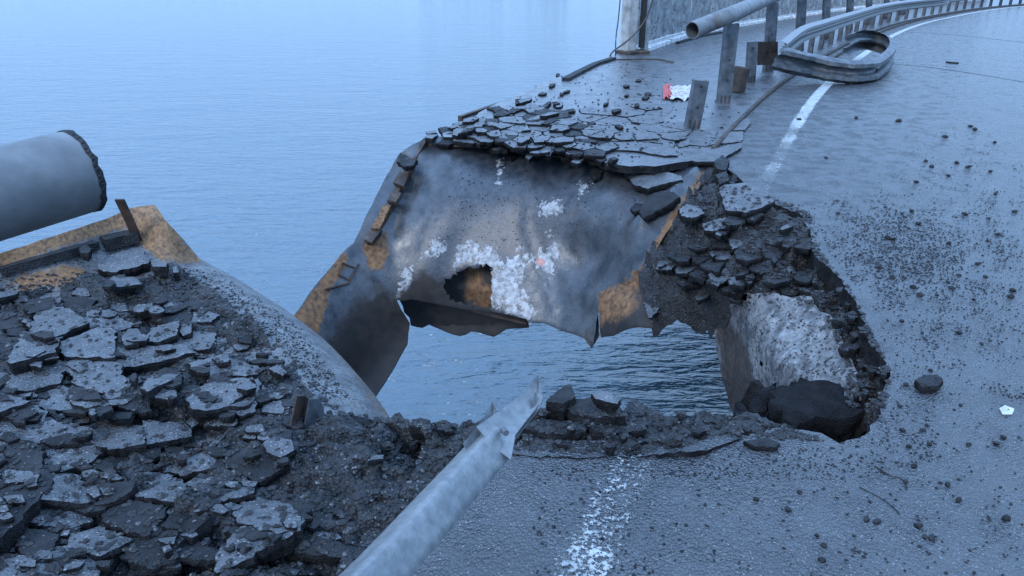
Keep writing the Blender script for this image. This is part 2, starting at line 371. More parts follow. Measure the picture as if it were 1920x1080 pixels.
# edge angle between road and walkway
ea = off(.64, 7.25); mb = MB(); sweep(mb, [p+Vector((0, 0, .028)) for p in ea], [(-.018, -.06), (.018, -.06), (.018, .006), (.008, .018), (-.018, .018)])
tag(mb.build('steel_edge_angle', M['rustdark']), 'long rusty steel edge strip between the walkway and the road', 'edge strip')
mb = MB(); sweep(mb, [p+Vector((0, 0, .03)) for p in off(.42, 13.5)], [(-.02, -.04), (.02, -.04), (.02, .02), (-.02, .02)])
tag(mb.build('steel_joint_strip', M['rustdark']), 'thin second steel strip on the road side of the rusty edge strip', 'edge strip')
# girders and soffit below (seen mirrored in the water and from the side)
mb = MB()
for d_, y0 in ((4.2, 9.6), (0, 8), (-4, 7), (-9.5, 5)):
    P = off(d_, y0, 300, -1.05); sweep(mb, P, [(-.03, -.93), (.03, -.93), (.03, .93), (-.03, .93)])
    sweep(mb, [p+Vector((0, 0, -.9)) for p in P], [(-.25, -.02), (.25, -.02), (.25, .02), (-.25, .02)])
tag(mb.build('bridge_girders', M['rustdark']), kind='structure')
A_ = off(4.2, 9.6, 300, -2.0); B_ = off(-9.5, 4.7, 300, -2.0)[-len(A_):]; n_ = min(len(A_), len(B_))
vv = []; ff = []
for i in range(n_): vv += [A_[-n_+i], B_[-n_+i]]
for i in range(n_-1): ff.append((2*i, 2*i+2, 2*i+3, 2*i+1))
mb = MB(); mb.add(vv, ff); mb.add([p-Vector((0, 0, .03)) for p in vv], [q[::-1] for q in ff]); tag(mb.build('bridge_soffit', M['rustdark']), kind='structure')
# fascia below the walkway outer edge
P = [p+Vector((.03, -.01, -.32)) for p in OUTER[5:]]; mb = MB(); sweep(mb, P, [(-.012, -.27), (.012, -.27), (.012, .27), (-.012, .27)]); tag(mb.build('walkway_fascia', M['rustdark']), kind='structure')

# ---- line markings, 4 mm above
def marking(P, w, name, cov, z=.004, matn='line'):
    v = []; f = []; c = []
    for i, p in enumerate(P):
        a = P[max(0, i-1)]; b = P[min(len(P)-1, i+1)]; t = (b-a).normalized(); n = Vector((-t.y, t.x, 0))
        for k in (-.5, -.3, 0, .3, .5): v.append(p+n*w*k+Vector((0, 0, z))); c.append(cov(i/len(P))-(.25 if abs(k) == .5 else 0))
    for i in range(len(P)-1):
        for k in range(4): f.append((i*5+k, i*5+k+1, (i+1)*5+k+1, (i+1)*5+k))
    o = obj(name, v, f, M[matn]); at = o.data.attributes.new('cover', 'FLOAT', 'POINT'); at.data.foreach_set('value', c)
    return tag(o, kind='structure')
LD = []
for i in range(len(LINE)-1):
    n = 8
    for k in range(n): LD.append(LINE[i].lerp(LINE[i+1], k/n))
farl = [p for p in LD if p.y > 5.15]
marking(farl, .15, 'road_edge_line', lambda t: min(1, .1+t*6))
nearl = [p+Vector((-.0, 0, 0)) for p in LD if .3 < p.y < 2.36]
marking(nearl, .2, 'road_edge_line', lambda t: .28)
# smeared bit of the near line beside the crack
sm = patch('road_edge_line', [(1120, 905), (1150, 872), (1200, 866), (1262, 880), (1222, 915), (1190, 960), (1130, 960)], lambda x, y: x*0+.0055, 14, .001, M['line'], surf=False, smooth=False)
at = sm.data.attributes.new('cover', 'FLOAT', 'POINT'); at.data.foreach_set('value', [-.12]*len(sm.data.vertices)); tag(sm, kind='structure')

def seam(P, w, name):
    P = catmull([G(*p) for p in P], 6); v = []; f = []
    for i, p in enumerate(P):
        a = P[max(0, i-1)]; b = P[min(len(P)-1, i+1)]; t = (b-a).normalized(); n = Vector((-t.y, t.x, 0)); ww = w*(.6+.8*abs(noise.noise(p*5))); o_ = n*.02*noise.noise(p*8)
        v += [p+o_-n*ww+Vector((0, 0, .003)), p+o_+n*ww+Vector((0, 0, .003))]
    return tag(obj(name, v, [(2*i, 2*i+2, 2*i+3, 2*i+1) for i in range(len(P)-1)], M['side']), kind='structure')
seam([(1670, 120), (1740, 126), (1830, 139), (1925, 155)], .018, 'road_seam')
seam([(1700, 60), (1790, 66), (1925, 80)], .02, 'road_seam')
seam([(1640, 875), (1665, 893), (1690, 900), (1700, 918)], .004, 'road_crack')
seam([(1610, 915), (1650, 935), (1690, 965)], .003, 'road_crack')
seam([(1390, 560), (1400, 555)], .001, 'road_crack') if False else None

# ------------------------------------------------------------------ rubble relief
def vor(p, sc, tilt, hgt, seed=0.0, flat=.6):
    q = Vector((p.x*sc, p.y*sc*1.15, seed))
    d, pts = noise.voronoi(q, distance_metric='DISTANCE', exponent=2.0)
    c = pts[0]; h1 = noise.cell(c*7.3+Vector((.5, .5, .5))); h2 = noise.cell(c*3.7+Vector((9.5, 1.5, .5))); h3 = noise.cell(c*5.1+Vector((2.5, 7.5, .5)))
    e = min(1, (d[1]-d[0])*5)
    return e*((h1-.3)*hgt+((q.x-c.x)*(h2-.5)+(q.y-c.y)*(h3-.5))*tilt)
def rel(amp):
    def f(p, x, y):
        r = amp*(vor(p, 3.1, .07, .05, 1)+vor(p, 8.0, .035, .03, 5)+vor(p, 19, .015, .014, 9)+.03*noise.fractal(p*4, .8, 2, 3))
        return Vector((0, 0, r))
    return f
# ---- near walkway: deck that rolls down into the gap
SIL = [(360, 478), (400, 500), (460, 535), (550, 600), (620, 680), (655, 735), (683, 778)]
LIPR = .5
lip = [G(*p, -.07) for p in SIL]
lipn = []
for i in range(len(lip)):
    a = lip[max(0, i-1)]; b = lip[min(len(lip)-1, i+1)]; t = (b-a).normalized(); n = Vector((-t.y, t.x, 0)); n = n if n.y > 0 else -n; lipn.append(n)
base = [p-n*(LIPR*math.sin(math.radians(31))) for p, n in zip(lip, lipn)]
base = [Vector((p.x, p.y, 0)) for p in base]
bl = [base[0]+Vector((-4, .9, 0))]+base+[base[-1]+(base[-1]-base[-2]).normalized()*3]
def near_d(x, y):
    best = None
    for i in range(len(bl)-1):
        a, b = bl[i], bl[i+1]; e = b-a; L = e.length_squared; t = max(0, min(1, ((x-a.x)*e.x+(y-a.y)*e.y)/L)); qx, qy = a.x+e.x*t, a.y+e.y*t
        d = math.hypot(x-qx, y-qy); s = e.x*(y-a.y)-e.y*(x-a.x)
        if best is None or d < best[0]: best = (d, d if s > 0 else -d)
    return best[1]
def near_z(x, y):
    d = near_d(x, y)
    if d <= 0: return 0.0
    d = min(d, LIPR*.97); return -LIPR*(1-math.sqrt(1-(d/LIPR)**2))
def near_zf(zb):
    def f(X, Y):
        out = []
        for x, y in zip(X, Y):
            z = 0.0
            for _ in range(6):
                p = G(x, y, z+zb); z = .5*z+.5*near_z(p.x, p.y)
            out.append(z+zb)
        return np.array(out)
    return f
# rolled steel
prof = [(-1.3, 0), (-.6, 0), (-.2, 0)]+[(LIPR*math.sin(math.radians(a)), -LIPR*(1-math.cos(math.radians(a)))) for a in range(0, 85, 7)]+[(LIPR+.02, -.65), (LIPR-.02, -.95)]
BS = catmull(base, 5); NS = catmull(lipn, 5); mb = MB(); v = []; m_ = len(prof)
for i, (p, n) in enumerate(zip(BS, NS)):
    for (a, z) in prof:
        q = p+n.normalized()*a; q.z = z-.012+.012*noise.noise(q*3); v.append(q)
f = [(i*m_+k, i*m_+k+1, (i+1)*m_+k+1, (i+1)*m_+k) for i in range(len(BS)-1) for k in range(m_-1)]
tri = []
for q in f: tri += [(q[0], q[1], q[2]), (q[0], q[2], q[3])]
mk = {'rust': np.array([.0+(.42 if k > 9 else .2) for i in range(len(BS)) for k in range(m_)])}
near_deck = shell('near_deck_plate', v, tri, .014, M['dust'], masks=mk); tag(near_deck, 'dusty grey steel deck plate rolled down into the gap on the left', 'deck plate')
# rubble over it
rub_ol = [(-420, 640), (-100, 590), (60, 528), (150, 508), (250, 512), (330, 500), (400, 545), (440, 575), (500, 628), (548, 690), (600, 752), (690, 790), (760, 800), (830, 806), (860, 850), (830, 890), (720, 990), (640, 1110), (500, 1400), (-700, 1400)]
near_rub = patch('near_rubble', rub_ol, near_zf(.035), 8.5, .09, M['rubble'], relief=rel(.85), jstep=9, jamp=4, seed=11)
tag(near_rub, 'bed of crushed black asphalt over the walkway in the left foreground', 'rubble', kind='stuff')
# rusty torn end of the walkway, outer edge bent up
tz = tps([(-200, 540, .2), (0, 475, .22), (150, 428, .26), (290, 385, .3), (-200, 600, .0), (0, 540, .03), (200, 478, .08), (270, 450, .12), (330, 455, .1), (300, 410, .25), (380, 492, -.07), (350, 470, .02), (100, 540, 0), (250, 520, -.01), (400, 515, -.09), (320, 520, -.03)])
tip = patch('torn_edge_plate', [(-420, 600), (-200, 533), (0, 475), (100, 443), (200, 410), (245, 390), (268, 386), (290, 384), (300, 398), (312, 415), (345, 450), (375, 486), (398, 502), (392, 530), (300, 545), (100, 570), (-420, 690)], tz, 12, .014, M['dust'], jstep=25, jamp=1.2, seed=4, masks={'rust': [([(-420, 560), (0, 465), (250, 380), (295, 380), (345, 450), (385, 492), (350, 496), (290, 486), (262, 455), (230, 430), (120, 462), (0, 505), (-420, 640)], 18), ([(20, 520), (130, 495), (165, 508), (130, 535), (40, 545)], 22)]})
tag(tip, 'torn rusty orange plate sticking up at the walkway edge on the left', 'steel plate')

tag(flat_sheet('near_walkway', [(-1.0, 1.6), (-.97, .2), (-3.4, -5.4), (-8.5, -4.5), (-5.4, 2.2), (-3.2, 2.3), (-2.1, 2.2)], -.075, .1, M['walk']), kind='structure')
# ------------------------------------------------------------------ far plate bent down into the gap
fz = tps([(770, 270, -.03), (800, 258, 0), (940, 255, -.03), (1060, 275, -.03), (1200, 296, -.03), (1345, 305, -.03),
          (735, 320, -.3), (850, 320, -.24), (1000, 330, -.22), (1150, 350, -.2), (1290, 370, -.17),
          (690, 400, -.6), (800, 400, -.6), (950, 400, -.56), (1100, 420, -.52), (1240, 440, -.4),
          (640, 470, -.9), (720, 470, -.93), (860, 470, -.93), (1010, 480, -.9), (1130, 490, -.82), (1205, 510, -.66),
          (590, 540, -1.15), (690, 540, -1.25), (800, 540, -1.28), (930, 560, -1.32), (1080, 560, -1.2), (1170, 560, -1.0),
          (545, 605, -1.35), (660, 600, -1.5), (760, 600, -1.5), (960, 610, -1.5), (1110, 640, -1.45), (1225, 610, -1.05)])
def segd(x, y, a, b):
    ex, ey = b[0]-a[0], b[1]-a[1]; t = max(0, min(1, ((x-a[0])*ex+(y-a[1])*ey)/(ex*ex+ey*ey))); return math.hypot(x-a[0]-t*ex, y-a[1]-t*ey)
creases = [((1305, 330), (1195, 430), 7, .03), ((1195, 430), (1112, 575), 7, .035), ((860, 290), (790, 470), 6, -.02), ((1000, 300), (985, 420), 6, .02), ((985, 420), (1040, 590), 7, .025), ((650, 470), (735, 545), 7, .03), ((1300, 335), (1185, 440), 18, .05), ((1185, 440), (1105, 560), 16, .05), ((800, 285), (735, 420), 16, -.04), ((735, 420), (745, 545), 20, -.06), ((905, 290), (800, 520), 22, .03), ((1010, 330), (960, 470), 26, -.03), ((1080, 560), (1040, 470), 20, .04)]
dish = lambda p, x, y: Vector((0, 0, sum(h_*math.exp(-(segd(x, y, a, b)/w)**2) for a, b, w, h_ in creases)+.03*math.sin((x-y*.6)/75.)*min(1, max(0, (y-300)/120))+.01*noise.noise(p*2.5)))
plate_masks = {
    'bitumen': [([(880, 268), (862, 330), (800, 368), (792, 420), (770, 460), (764, 500), (800, 545), (850, 548), (920, 480), (1000, 492), (1040, 440), (1060, 380), (1110, 335), (1250, 318), (1100, 296)], 30)],
    'white': [([(810, 455), (835, 460), (838, 480), (800, 495), (792, 480)], 9), ([(852, 478), (862, 460), (890, 458), (930, 468), (938, 500), (920, 508), (880, 500), (848, 508)], 9),
              ([(925, 500), (960, 476), (992, 470), (1000, 484), (975, 520), (985, 545), (1010, 590), (990, 608), (918, 588)], 14), ([(1015, 372), (1050, 365), (1062, 390), (1042, 405), (1008, 402)], 12),
              ([(1005, 470), (1040, 453), (1055, 490), (1030, 520), (1008, 505)], 12), ([(1028, 425), (1042, 438), (1028, 446)], 6), ([(750, 498), (778, 500), (772, 545), (740, 546)], 16), ([(932, 296), (948, 290), (938, 345), (926, 350)], 9), ([(962, 458), (976, 454), (980, 466), (966, 468)], 4), ([(1080, 340), (1110, 345), (1088, 368)], 16)],
    'rust': [([(676, 455), (728, 420), (726, 470), (716, 500), (690, 502)], 20), ([(540, 608), (640, 468), (655, 478), (622, 540), (604, 600), (590, 660), (560, 640)], 14), ([(1340, 306), (1322, 318), (1240, 432), (1190, 520), (1225, 528), (1275, 420)], 12), ([(1150, 545), (1190, 505), (1225, 520), (1230, 612), (1150, 640), (1120, 560)], 24), ([(800, 262), (775, 300), (790, 268)], 6)],
    'burnt_shade': [([(738, 545), (790, 515), (850, 535), (860, 510), (890, 555), (930, 590), (992, 604), (985, 630), (860, 640), (770, 608)], 26), ([(655, 570), (700, 540), (745, 540), (790, 610), (720, 800), (620, 800), (585, 690)], 48)],  # first area scorched; second paints shade onto the curled-down lower-left fold
    'pink': [([(1004, 488), (1018, 484), (1021, 500), (1008, 505)], 6)]}
win = [(832, 528), (866, 508), (900, 503), (923, 501), (919, 584), (880, 576), (838, 558)]
far_ol = [(788, 264), (800, 256), (860, 256), (940, 256), (1060, 276), (1200, 296), (1340, 300), (1338, 316), (1290, 385), (1245, 445), (1206, 508), (1196, 516), (1160, 530), (1128, 556), (1118, 600), (1112, 648), (1096, 632), (1060, 622), (1020, 607), (992, 609), (988, 600), (950, 592), (918, 588), (870, 580), (800, 562), (742, 548), (752, 575), (768, 602), (764, 640), (735, 690), (705, 740), (690, 790), (620, 760), (560, 660), (545, 605), (590, 535), (640, 470), (662, 452), (690, 395), (725, 330), (748, 290), (772, 272)]
fplate = empty('bent_deck_plate', G(1000, 300))
tag(fplate, 'large dented grey steel deck plate with white paint patches bent down into the gap', 'deck plate')
fz2 = tps([(770, 270, -.03), (800, 258, 0), (940, 255, -.03), (1060, 275, -.03), (1200, 296, -.03), (1345, 305, -.03),
          (735, 320, -.3), (850, 320, -.24), (1000, 330, -.22), (1150, 350, -.2), (1290, 370, -.17),
          (690, 400, -.6), (800, 400, -.6), (950, 400, -.56), (1100, 420, -.52), (1240, 440, -.4),
          (640, 470, -.9), (720, 470, -.93), (860, 470, -.93), (1010, 480, -.9), (1130, 490, -.82), (1205, 510, -.66),
          (590, 540, -1.15), (690, 530, -1.22), (790, 540, -1.28), (930, 570, -1.36), (1080, 580, -1.25), (1150, 560, -1.0),
          (545, 605, -1.35), (650, 610, -1.55), (745, 570, -1.45), (765, 610, -1.7), (960, 605, -1.5), (1110, 640, -1.45), (620, 680, -1.8), (700, 680, -2.0), (690, 780, -2.4), (620, 760, -2.3)])
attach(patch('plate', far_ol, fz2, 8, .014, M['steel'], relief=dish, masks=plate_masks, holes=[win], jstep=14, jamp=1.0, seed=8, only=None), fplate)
# lower folded flange with the burnt recess behind the torn window
rz = lambda X, Y: fz2(X, Y)-.10-.10*np.clip((Y-540)/70, 0, 1)
attach(patch('burnt_flange', [(748, 560), (800, 530), (840, 500), (930, 492), (935, 560), (990, 598), (992, 610), (978, 612), (950, 616), (926, 630), (895, 622), (862, 630), (840, 626), (815, 612), (770, 606)], rz, 9, .012, M['steel'], relief=lambda p, x, y: Vector((0, 0, .05*noise.noise(p*5))), masks={'burnt_shade': [([(740, 480), (862, 490), (880, 530), (872, 560), (740, 600)], 24), ([(905, 490), (935, 490), (935, 540), (905, 530)], 16), ([(740, 550), (840, 560), (900, 575), (1000, 590), (1000, 640), (740, 640)], 30), ([(740, 490), (868, 490), (862, 530), (880, 570), (740, 600)], 20)], 'rust': [([(850, 480), (940, 480), (935, 590), (900, 575), (860, 560)], 20)]}, jstep=11, jamp=3.2, seed=9, surf=False), fplate)
# fold ledge across the flange
mb = MB(); sweep(mb, [G(x, y, float(fz2(np.array([x]), np.array([y]))[0])-.04) for x, y in ((744, 553), (790, 562), (850, 572), (920, 590), (988, 606))], [(-.015, -.012), (.015, -.012), (.015, .012), (-.015, .012)])
attach(mb.build('fold_ledge', M['rustdark']), fplate)
# golden rusty flap right of the spike
gz = tps([(1122, 556, -1.05), (1160, 530, -.9), (1196, 514, -.7), (1222, 560, -.85), (1225, 612, -1.0), (1150, 637, -1.25), (1126, 630, -1.3), (1170, 580, -.98)])
attach(patch('rusty_flap', [(1122, 556), (1145, 540), (1170, 526), (1194, 514), (1204, 520), (1212, 545), (1222, 575), (1225, 612), (1200, 620), (1172, 628), (1150, 638), (1127, 634), (1124, 600)], gz, 7, .012, M['steel'], relief=lambda p, x, y: Vector((0, 0, .03*noise.noise(p*6)+.05*math.sin((x-1120)/32.))), masks={'rust': [([(1110, 540), (1150, 548), (1200, 500), (1240, 520), (1240, 630), (1120, 650)], 26)], 'burnt_shade': [([(1110, 612), (1160, 606), (1185, 590), (1200, 540), (1215, 520), (1240, 520), (1240, 650), (1110, 650)], 34)]}, jstep=12, jamp=1.6, seed=12), fplate)  # rust darkens towards the flap's lower and right rim
attach(patch('torn_flap', [(1195, 513), (1210, 512), (1226, 520), (1224, 530), (1222, 552), (1228, 600), (1222, 604), (1214, 560), (1206, 530)], lambda x, y: x*0-.78-(y-510)*.002, 8, .01, M['galv'], jstep=14, jamp=1.5, seed=2), fplate)
attach(patch('spike', [(1117, 555), (1121, 590), (1122, 630), (1108, 652), (1095, 634), (1098, 622), (1108, 600)], lambda x, y: x*0-1.12-(y-555)*.004, 9, .02, M['rustdark'], jstep=20, jamp=.6, seed=3, direction=(.3, .3, -.6)), fplate)
# ------------------------------------------------------------------ right side of the crater
cz = tps([(1340, 312, -.02), (1400, 355, -.02), (1450, 385, -.03), (1520, 440, -.03), (1580, 520, -.05), (1620, 600, -.06), (1660, 690, -.08), (1640, 780, -.12),
          (1280, 395, -.22), (1350, 420, -.13), (1430, 480, -.12), (1235, 450, -.42), (1200, 520, -.7), (1300, 500, -.42), (1400, 540, -.3), (1500, 560, -.2),
          (1225, 610, -1.0), (1290, 600, -.85), (1345, 587, -.75), (1480, 600, -.3), (1560, 640, -.22), (1400, 620, -.55), (1365, 640, -.9), (1440, 680, -.5), (1530, 700, -.32),
          (1350, 690, -1.15), (1375, 770, -1.5), (1420, 730, -.85), (1470, 740, -.55), (1600, 740, -.2)])
attachless = patch('crater_rubble', [(1338, 312), (1372, 326), (1405, 356), (1450, 386), (1505, 404), (1526, 440), (1534, 482), (1575, 518), (1606, 562), (1624, 602), (1628, 630), (1660, 672), (1676, 706), (1658, 742), (1656, 775), (1600, 800), (1620, 740), (1590, 680), (1560, 610), (1520, 570), (1460, 556), (1400, 556), (1340, 580), (1226, 610), (1220, 560), (1198, 514), (1228, 450), (1272, 392), (1320, 322)], cz, 7, .08, M['rubble'], relief=rel(1.7), jstep=9, jamp=3, seed=21)
tag(attachless, 'slope of crushed black asphalt down the right side of the hole', 'rubble', kind='stuff')
wd = patch('curved_deck_remnant', [(1342, 592), (1350, 572), (1400, 550), (1450, 548), (1520, 560), (1565, 605), (1596, 680), (1626, 742), (1560, 760), (1500, 740), (1440, 752), (1378, 774), (1366, 740), (1350, 680), (1342, 630)], lambda X, Y: cz(X, Y)+.02, 7, .03, M['mortar'], relief=lambda p, x, y: Vector((0, 0, .03*noise.fractal(p*5, .8, 2, 4))), jstep=11, jamp=2, seed=22,
           masks={'white': [([(1400, 600), (1430, 560), (1500, 555), (1560, 600), (1585, 660), (1590, 690), (1520, 700), (1490, 715), (1440, 690), (1410, 660)], 120)], 'rust': [([(1340, 590), (1370, 600), (1400, 640), (1420, 720), (1390, 775), (1360, 770)], 30)]})
tag(wd, 'curved deck remnant crusted with whitish mortar at the right of the hole', 'deck remnant')
# dark sheet added under the road edge, stands for the void's shade
vz = patch('void_shade_sheet', [(1375, 772), (1380, 740), (1450, 700), (1620, 700), (1690, 740), (1690, 820), (1600, 860), (1460, 850), (1380, 800)], lambda X, Y: X*0-.34, 16, .03, M['side'], relief=rel(1.6), jstep=14, jamp=3, seed=23)
tag(vz, 'dark sheet added as shade inside the void below the road edge', 'deck remnant')
# ------------------------------------------------------------------ near lip of the hole, between the crack and the gap
lz = tps([(690, 782, -.06), (760, 790, -.03), (850, 800, -.01), (960, 790, -.02), (1050, 765, -.02), (1150, 768, -.03), (1280, 770, -.04), (1372, 772, -.1), (1440, 795, -.09), (1560, 835, -.12), (860, 840, 0), (950, 850, -.004), (1200, 856, -.012), (1390, 820, -.02)])
lipp = patch('hole_lip_rubble', [(690, 782), (760, 792), (830, 800), (880, 790), (920, 776), (985, 770), (1020, 762), (1090, 770), (1150, 776), (1200, 768), (1260, 776), (1330, 768), (1376, 772), (1410, 778), (1450, 800), (1500, 812), (1560, 830), (1540, 818), (1470, 806), (1385, 823), (1300, 851), (1200, 863), (1080, 863), (950, 854), (870, 846), (820, 900), (700, 1000), (780, 880), (800, 820)], lz, 7, .10, M['rubble'], relief=rel(.75), jstep=9, jamp=3.5, seed=31)
tag(lipp, 'crumbled asphalt along the near edge of the hole', 'rubble', kind='stuff')
crack = patch('crack_lip', [(955, 848), (985, 815), (1050, 822), (1150, 828), (1230, 838), (1310, 826), (1380, 815), (1392, 823), (1300, 847), (1200, 855), (1080, 856), (1000, 852)], lambda X, Y: lz(X, Y)+.016, 10, .05, M['road'], relief=rel(.22), jstep=12, jamp=3, seed=33)
tag(crack, 'thin strip of cracked road surface tilting towards the hole', 'broken paving')

# ------------------------------------------------------------------ ray casting onto what is built
vv = []; ff = []
for a, b in SURF:
    n = len(vv); vv += a; ff += [tuple(i+n for i in q) for q in b]
BV = BVHTree.FromPolygons([tuple(p) for p in vv], ff)
def hit(px, py):
    d = ray(px, py).normalized(); l, n, i, t = BV.ray_cast(Vector((0, 0, H)), d)
    if l is None or l.z < -3: return None, None
    if n.z < 0: n = -n
    return l, n
def drop(x, y):
    l, n, i, t = BV.ray_cast(Vector((x, y, 1.5)), Vector((0, 0, -1)))
    return l, n
SLABN = [0]; SLT = []
def rebuild():
    global BV
    vv = []; ff = []
    for a, b in SURF+SLT:
        n = len(vv); vv += a; ff += [tuple(i+n for i in q) for q in b]
    BV = BVHTree.FromPolygons([tuple(p) for p in vv], ff)
def slab(poly, th=.045, lift=None, matn='slab', name='asphalt_slab', label=None, cat='asphalt slab', group=None, parent=None, zplane=None, rag=1.0, maxt=1.1, inner=True, rise=0):
    "a broken piece lying on the surface beneath its outline"
    SLABN[0] += 1; sid = SLABN[0]
    hs = [hit(*p) for p in poly]; pts = [h for h, n in hs if h is not None and h.z > -2.2]
    if zplane is not None or len(pts) < 3:
        z0 = zplane if zplane is not None else 0; a = b = 0; c = z0; nn = Vector((0, 0, 1))
        cx, cy = G(*poly[0], z0).x, G(*poly[0], z0).y
    else:
        A = np.array([[p.x, p.y, 1] for p in pts]); zz = np.array([p.z for p in pts]); mu = A[:, :2].mean(0); A[:, :2] -= mu
        lam = 2e-3*len(pts); sol = np.linalg.solve(A.T@A+np.diag([lam, lam, 0]), A.T@zz); a, b, c = sol; a = max(-maxt, min(maxt, a)); b = max(-maxt, min(maxt, b)); cx, cy = mu
        nn = Vector((-a, -b, 1)).normalized()
    off_ = (lift if lift is not None else th*.8)+rise
    def proj(px, py):
        d = ray(px, py); o = Vector((0, 0, H)); p0 = Vector((cx, cy, c))+nn*off_
        t = (p0-o).dot(nn)/d.dot(nn); return o+d*t
    for _ in range(6):
        W_ = [proj(*p) for p in poly]; ref = [h if h is not None and h.z > -2.2 else None for h, _n in hs]
        if all(q is None or (p-q).length < .35 for p, q in zip(W_, ref)) and max((p-W_[0]).length for p in W_) < .004*3*max(math.hypot(p[0]-poly[0][0], p[1]-poly[0][1]) for p in poly)+.2 and all(p.y > 0 for p in W_): break
        a *= .5; b *= .5; nn = Vector((-a, -b, 1)).normalized()
    cen = sum(W_, Vector())/len(W_)
    size = max((p-cen).length for p in W_)
    t1 = (W_[0]-cen); t1 = (t1-nn*t1.dot(nn)).normalized(); t2 = nn.cross(t1)
    P2 = [((p-cen).dot(t1), (p-cen).dot(t2)) for p in W_]
    step = max(.01, size*.1); P2 = jag(P2, step, min(.011, size*.05)*rag, sid*13)
    area = sum(P2[i][0]*P2[(i+1) % len(P2)][1]-P2[(i+1) % len(P2)][0]*P2[i][1] for i in range(len(P2)))
    if area < 0: P2 = P2[::-1]
    n = len(P2); inn = []
    if inner and size > .05:
        st = max(.02, size*.22); k = int(size/st)+1
        for i in range(-k, k+1):
            for j in range(-k, k+1):
                x, y = i*st+R.uniform(-.3, .3)*st, j*st+R.uniform(-.3, .3)*st
                if inpoly(x, y, P2) and min(math.hypot(x-q[0], y-q[1]) for q in P2) > st*.35: inn.append((x, y))
    try: vs, fs = cdt(P2, inn)
    except Exception: return None
    if len(vs) < n or not fs: return None
    am = min(.006, size*.03)*(4 if matn == 'charred' else 1)
    top = []
    for i, v2 in enumerate(vs):
        p = cen+t1*v2.x+t2*v2.y; edge = i < n
        top.append(p+nn*(am*noise.noise(p*24+Vector((sid, 0, 0)))-(am*.6 if edge else 0)))
    mid = [top[i]-nn*th*.35+(top[i]-cen).normalized()*min(.008, th*.15)*(.5+noise.noise(top[i]*30)) for i in range(n)]
    bot = [top[i]-nn*th*(1+.25*noise.noise(top[i]*12))-(top[i]-cen).normalized()*min(.01, th*.2) for i in range(n)]
    m = len(top); ff_ = []
    for q in fs:
        a_, b_, c_ = [top[i] for i in q]; ff_.append(tuple(q) if (b_-a_).cross(c_-a_).dot(nn) > 0 else (q[0], q[2], q[1]))
    for i in range(n):
        j = (i+1) % n; ff_ += [(j, i, m+i, m+j), (m+j, m+i, m+n+i, m+n+j)]
    ff_.append(tuple(m+n+i for i in range(n-1, -1, -1)))
    o = obj(name, top+mid+bot, ff_, M[matn], None, False)
    if matn in ('slab', 'darkslab', 'road') and len(o.data.polygons) == len(ff_):
        o.data.materials.append(M['side']); o.data.polygons.foreach_set('material_index', [0 if q < len(fs) else 1 for q in range(len(ff_))])
    SLT.append(([p.copy() for p in top], ff_[:len(fs)]))
    if parent: o.parent = parent
    else:
        org = cen.copy(); o.data.transform(Matrix.Translation(-org)); o.location = org
        tag(o, label, cat, group)
    return o
T2 = lambda L, ox, oy, k: [(ox+x/k, oy+y/k) for x, y in L]
